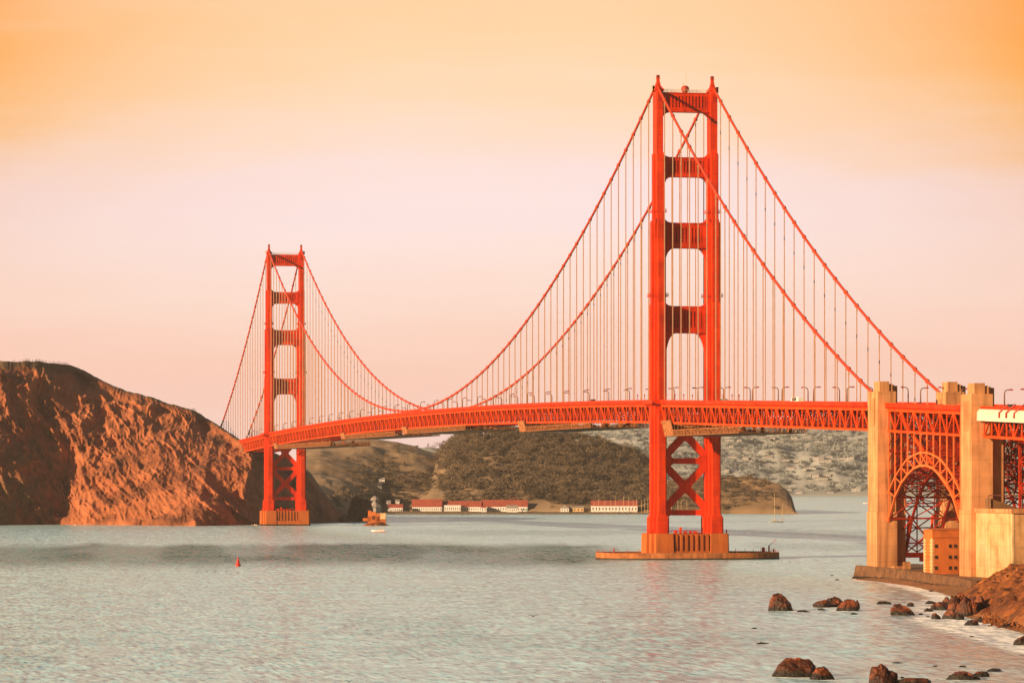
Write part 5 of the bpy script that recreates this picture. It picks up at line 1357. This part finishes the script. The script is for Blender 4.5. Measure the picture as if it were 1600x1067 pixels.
def wood(name, H, spots, m_, nleaf=26, hh=(9, 16), wid=(5, 9), leaf=1.9, seed=1):
    "a wood far off: every crown is several ragged sprays of leaf faces, thicker towards its top"
    rn = np.random.RandomState(seed); VS = []
    for u, v in spots:
        x, y, z = surf(H, u, v); h = rn.uniform(*hh); w = rn.uniform(*wid)
        for q_ in range(3):
            c = np.array([x + rn.uniform(-w, w) * .6, y + rn.uniform(-w, w) * .6, z + h * rn.uniform(.3, .75)])
            n = nleaf // 3
            U_ = rn.normal(size=(n, 3)); U_ /= np.linalg.norm(U_, axis=1)[:, None]
            P = c + U_ * np.array([w, w, h * .4]) * rn.uniform(.35, .85) * rn.uniform(.35, 1.1, (n, 1))
            A = rn.normal(size=(n, 3)) * leaf * .6; B = rn.normal(size=(n, 3)) * leaf * .6
            VS.append(np.stack([P - A, P + B, P + A], 1).reshape(-1, 3))
    VS = np.concatenate(VS); TR = np.arange(len(VS), dtype=np.int32)
    me = bpy.data.meshes.new(name); me.vertices.add(len(VS)); me.vertices.foreach_set('co', VS.ravel())
    me.loops.add(len(TR)); me.loops.foreach_set('vertex_index', TR)
    me.polygons.add(len(TR) // 3); me.polygons.foreach_set('loop_start', np.arange(0, len(TR), 3)); me.polygons.foreach_set('loop_total', np.full(len(TR) // 3, 3)); me.update(); me.validate()
    me.materials.append(m_); o = bpy.data.objects.new(name, me); C.objects.link(o); WLOC[o.name] = (0, 0, 0); tag(o, kind='stuff'); return o
rnd = np.random.RandomState(5)
sp = []
for k in range(1100):
    u = rnd.uniform(686, 1022); v = 1 - rnd.uniform(0, 1) ** 1.3 * .95
    sp.append((u, v))
for k in range(130): sp.append((rnd.uniform(690, 1012), rnd.uniform(.97, 1.0)))
wood('hillside_wood', H2, sp, M['leaf'], 210, (8, 14), (5, 9), .85, 2)
sp = [(rnd.uniform(500, 770), rnd.uniform(.02, .42)) for k in range(240)] + [(rnd.uniform(520, 700), rnd.uniform(.4, .85)) for k in range(26)]
wood('scrub_wood', H1, [s for s in sp if not (500 < s[0] < 545 and .2 < s[1] < .5)], M['leaf'], 150, (4, 9), (4, 8), .8, 3)
sp = [(rnd.uniform(960, 1200), rnd.uniform(.3, .98)) for k in range(220)] + [(rnd.uniform(960, 1215), rnd.uniform(.02, .35)) for k in range(120)]
wood('headland_scrub', H3, sp, M['leaf'], 90, (2, 5), (4, 8), .8, 4)
sp = [(rnd.uniform(830, 1640), rnd.uniform(.02, .98)) for k in range(1700)]
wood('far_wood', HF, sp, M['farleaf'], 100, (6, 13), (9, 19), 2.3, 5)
wood('shore_wood', HFL, [(rnd.uniform(612, 920), rnd.uniform(.45, 1)) for k in range(80)], M['leaf'], 110, (4, 9), (3, 6), .8, 6)
# single trees that stand out
def tree(px, d, zb, h, w, label, name='pine_tree', conical=False, seed=1):
    x, y, _ = at(px, d); rt = empty(name, (x, y, zb)); tag(rt, label, 'tree'); rn = np.random.RandomState(seed)
    m = MB(); m.tube([(x, y, zb - 2), (x, y, zb + h * .5), (x + .4, y, zb + h * .9)], [h * .035, h * .025, h * .008], 7)
    for k in range(5):
        a = rn.uniform(0, 6.28); z0 = zb + h * rn.uniform(.3, .7); m.tube([(x, y, z0), (x + math.cos(a) * w * .6, y + math.sin(a) * w * .6, z0 + h * .12)], [h * .012, h * .004], 5)
    m.build('trunk', M['trunk'], rt)
    m = MB()
    if conical:
        for k in range(9):
            f = k / 9; leaf_cloud(m, (x, y, zb + h * (.2 + .78 * f)), w * (1 - f * .9), w * (1 - f * .9), h * .08, 30, h * .05, rn)
    else:
        for k in range(7): leaf_cloud(m, (x + rn.uniform(-w, w) * .55, y + rn.uniform(-w, w) * .55, zb + h * rn.uniform(.5, .9)), w * .55, w * .55, h * .2, 42, h * .055, rn)
    m.build('crown', M['leaf'], rt)
zf = lambda px: zrow(lerp(px, [(560, 696), (640, 700), (690, 699), (760, 694), (830, 690)]), 8900)
tree(669, 8880, zf(669) - 8, 20, 9, 'pointed conifer alone on the hazy far ridge', 'conifer_tree', True, 3)
tree(678, 8880, zf(678) - 8, 16, 12, 'small round tree on the hazy far ridge next to the pointed conifer', 'broadleaf_tree', False, 4)
tree(687, 8880, zf(687) - 8, 24, 13, 'larger round tree on the hazy far ridge by the wooded hill', 'broadleaf_tree', False, 5)
tree(342.5, 3160, 68, 10, 5, 'dark bushy tree on the headland crest where the far cable comes down', 'bushy_tree', False, 6)
tree(347.5, 3155, 65, 8, 4.5, 'lower dark bush on the headland crest right of the bushy tree', 'bushy_tree', False, 7)
tree(302, 3170, 95, 5, 4, 'small dark bush breaking the smooth headland skyline', 'bushy_tree', False, 8)
tree(640, 4120, 24, 16, 9, 'dark round tree alone on the grassy hillside', 'broadleaf_tree', False, 9)

# houses on the far hillside
HG = 'houses on the hazy far hillside'
HS = [(1140, 688, 14), (1147, 716, 16), (1165, 717, 9), (1174, 721, 14), (1189, 722, 12), (1200, 714, 14), (1228, 719, 11), (1245, 720, 13), (1255, 722, 8), (1275, 717, 8), (1283, 716, 9), (1289, 721, 20), (1296, 713, 10), (1317, 716, 14), (1327, 717, 6), (1332, 716, 5), (1214, 735, 11), (1236, 733, 12), (1258, 733, 4), (1268, 731, 14), (1321, 729, 12), (1338, 739, 6), (1250, 693, 16), (1280, 694, 16), (1263, 684, 15), (1241, 684, 10), (1222, 680, 14), (1210, 694, 6), (1221, 694, 7), (1172, 685, 9), (1155, 689, 7), (1196, 683, 10), (1205, 685, 12), (1166, 705, 13), (1184, 705, 10), (1198, 708, 8), (1219, 705, 12), (1238, 703, 13), (1261, 700, 12), (1287, 702, 12), (1312, 697, 20), (1330, 683, 11), (1306, 703, 14), (1342, 690, 9), (1345, 705, 8), (1300, 683, 10), (1285, 688, 14), (1233, 767, 8), (1249, 770, 10), (1298, 769, 10), (1338, 766, 13), (1275, 744, 10), (1285, 748, 16), (1265, 743, 5), (1292, 742, 12), (1136, 736, 6), (1143, 699, 6), (1160, 694, 7),
      (905, 688, 9), (928, 689, 10), (943, 681, 8), (960, 684, 9), (978, 690, 12), (990, 679, 9), (1003, 676, 12), (1050, 690, 10), (1062, 708, 10), (1082, 706, 12), (1045, 722, 9), (1070, 695, 9), (1095, 715, 10), (1090, 690, 8), (980, 700, 9), (1008, 695, 8)]
bpy.context.view_layer.update()
for i, (px, row, w) in enumerate(HS):
    # where the sight line at that bearing meets the slope
    o3 = Vector((CX, CY, CH)); tgt = Vector(at(px, 8000, zrow(row, 8000))); dv = (tgt - o3).normalized()
    ok, hit, *_r = far.ray_cast(o3 + dv * 6000, dv)
    if not ok: continue
    d = depth_of(hit.x, hit.y)
    rnk = random.random()
    building('hillside_house', px - w / 2, px + w / 2, d - 9, 12, hit.z - 3, random.choice([3.6, 4.6, 6.5]), random.choice([.3, 1.6, 2.4]), 'small pale house among trees on the hazy far hillside', 'house', 'greyroof', 'farwall', parts=False, nwin=random.choice([3, 4, 5]), group=HG)

# ------------------------------------------------------------------ haze
hm_ = bpy.data.materials.new('haze'); hm_.use_nodes = True; t = hm_.node_tree; t.nodes.clear()
pv = t.nodes.new('ShaderNodeVolumePrincipled'); pv.inputs['Color'].default_value = (.95, .90, .86, 1); pv.inputs['Density'].default_value = 2.1e-5; pv.inputs['Anisotropy'].default_value = 0.0
oo = t.nodes.new('ShaderNodeOutputMaterial'); t.links.new(pv.outputs[0], oo.inputs['Volume'])
m = MB(); c4 = [RD(-2600, -300), RD(2600, -300), RD(2600, 9650), RD(-2600, 9650)]
m.prism([(float(a), float(b2)) for a, b2 in c4], 'z', -8, 330)
tag(m.build('haze', hm_), kind='stuff')
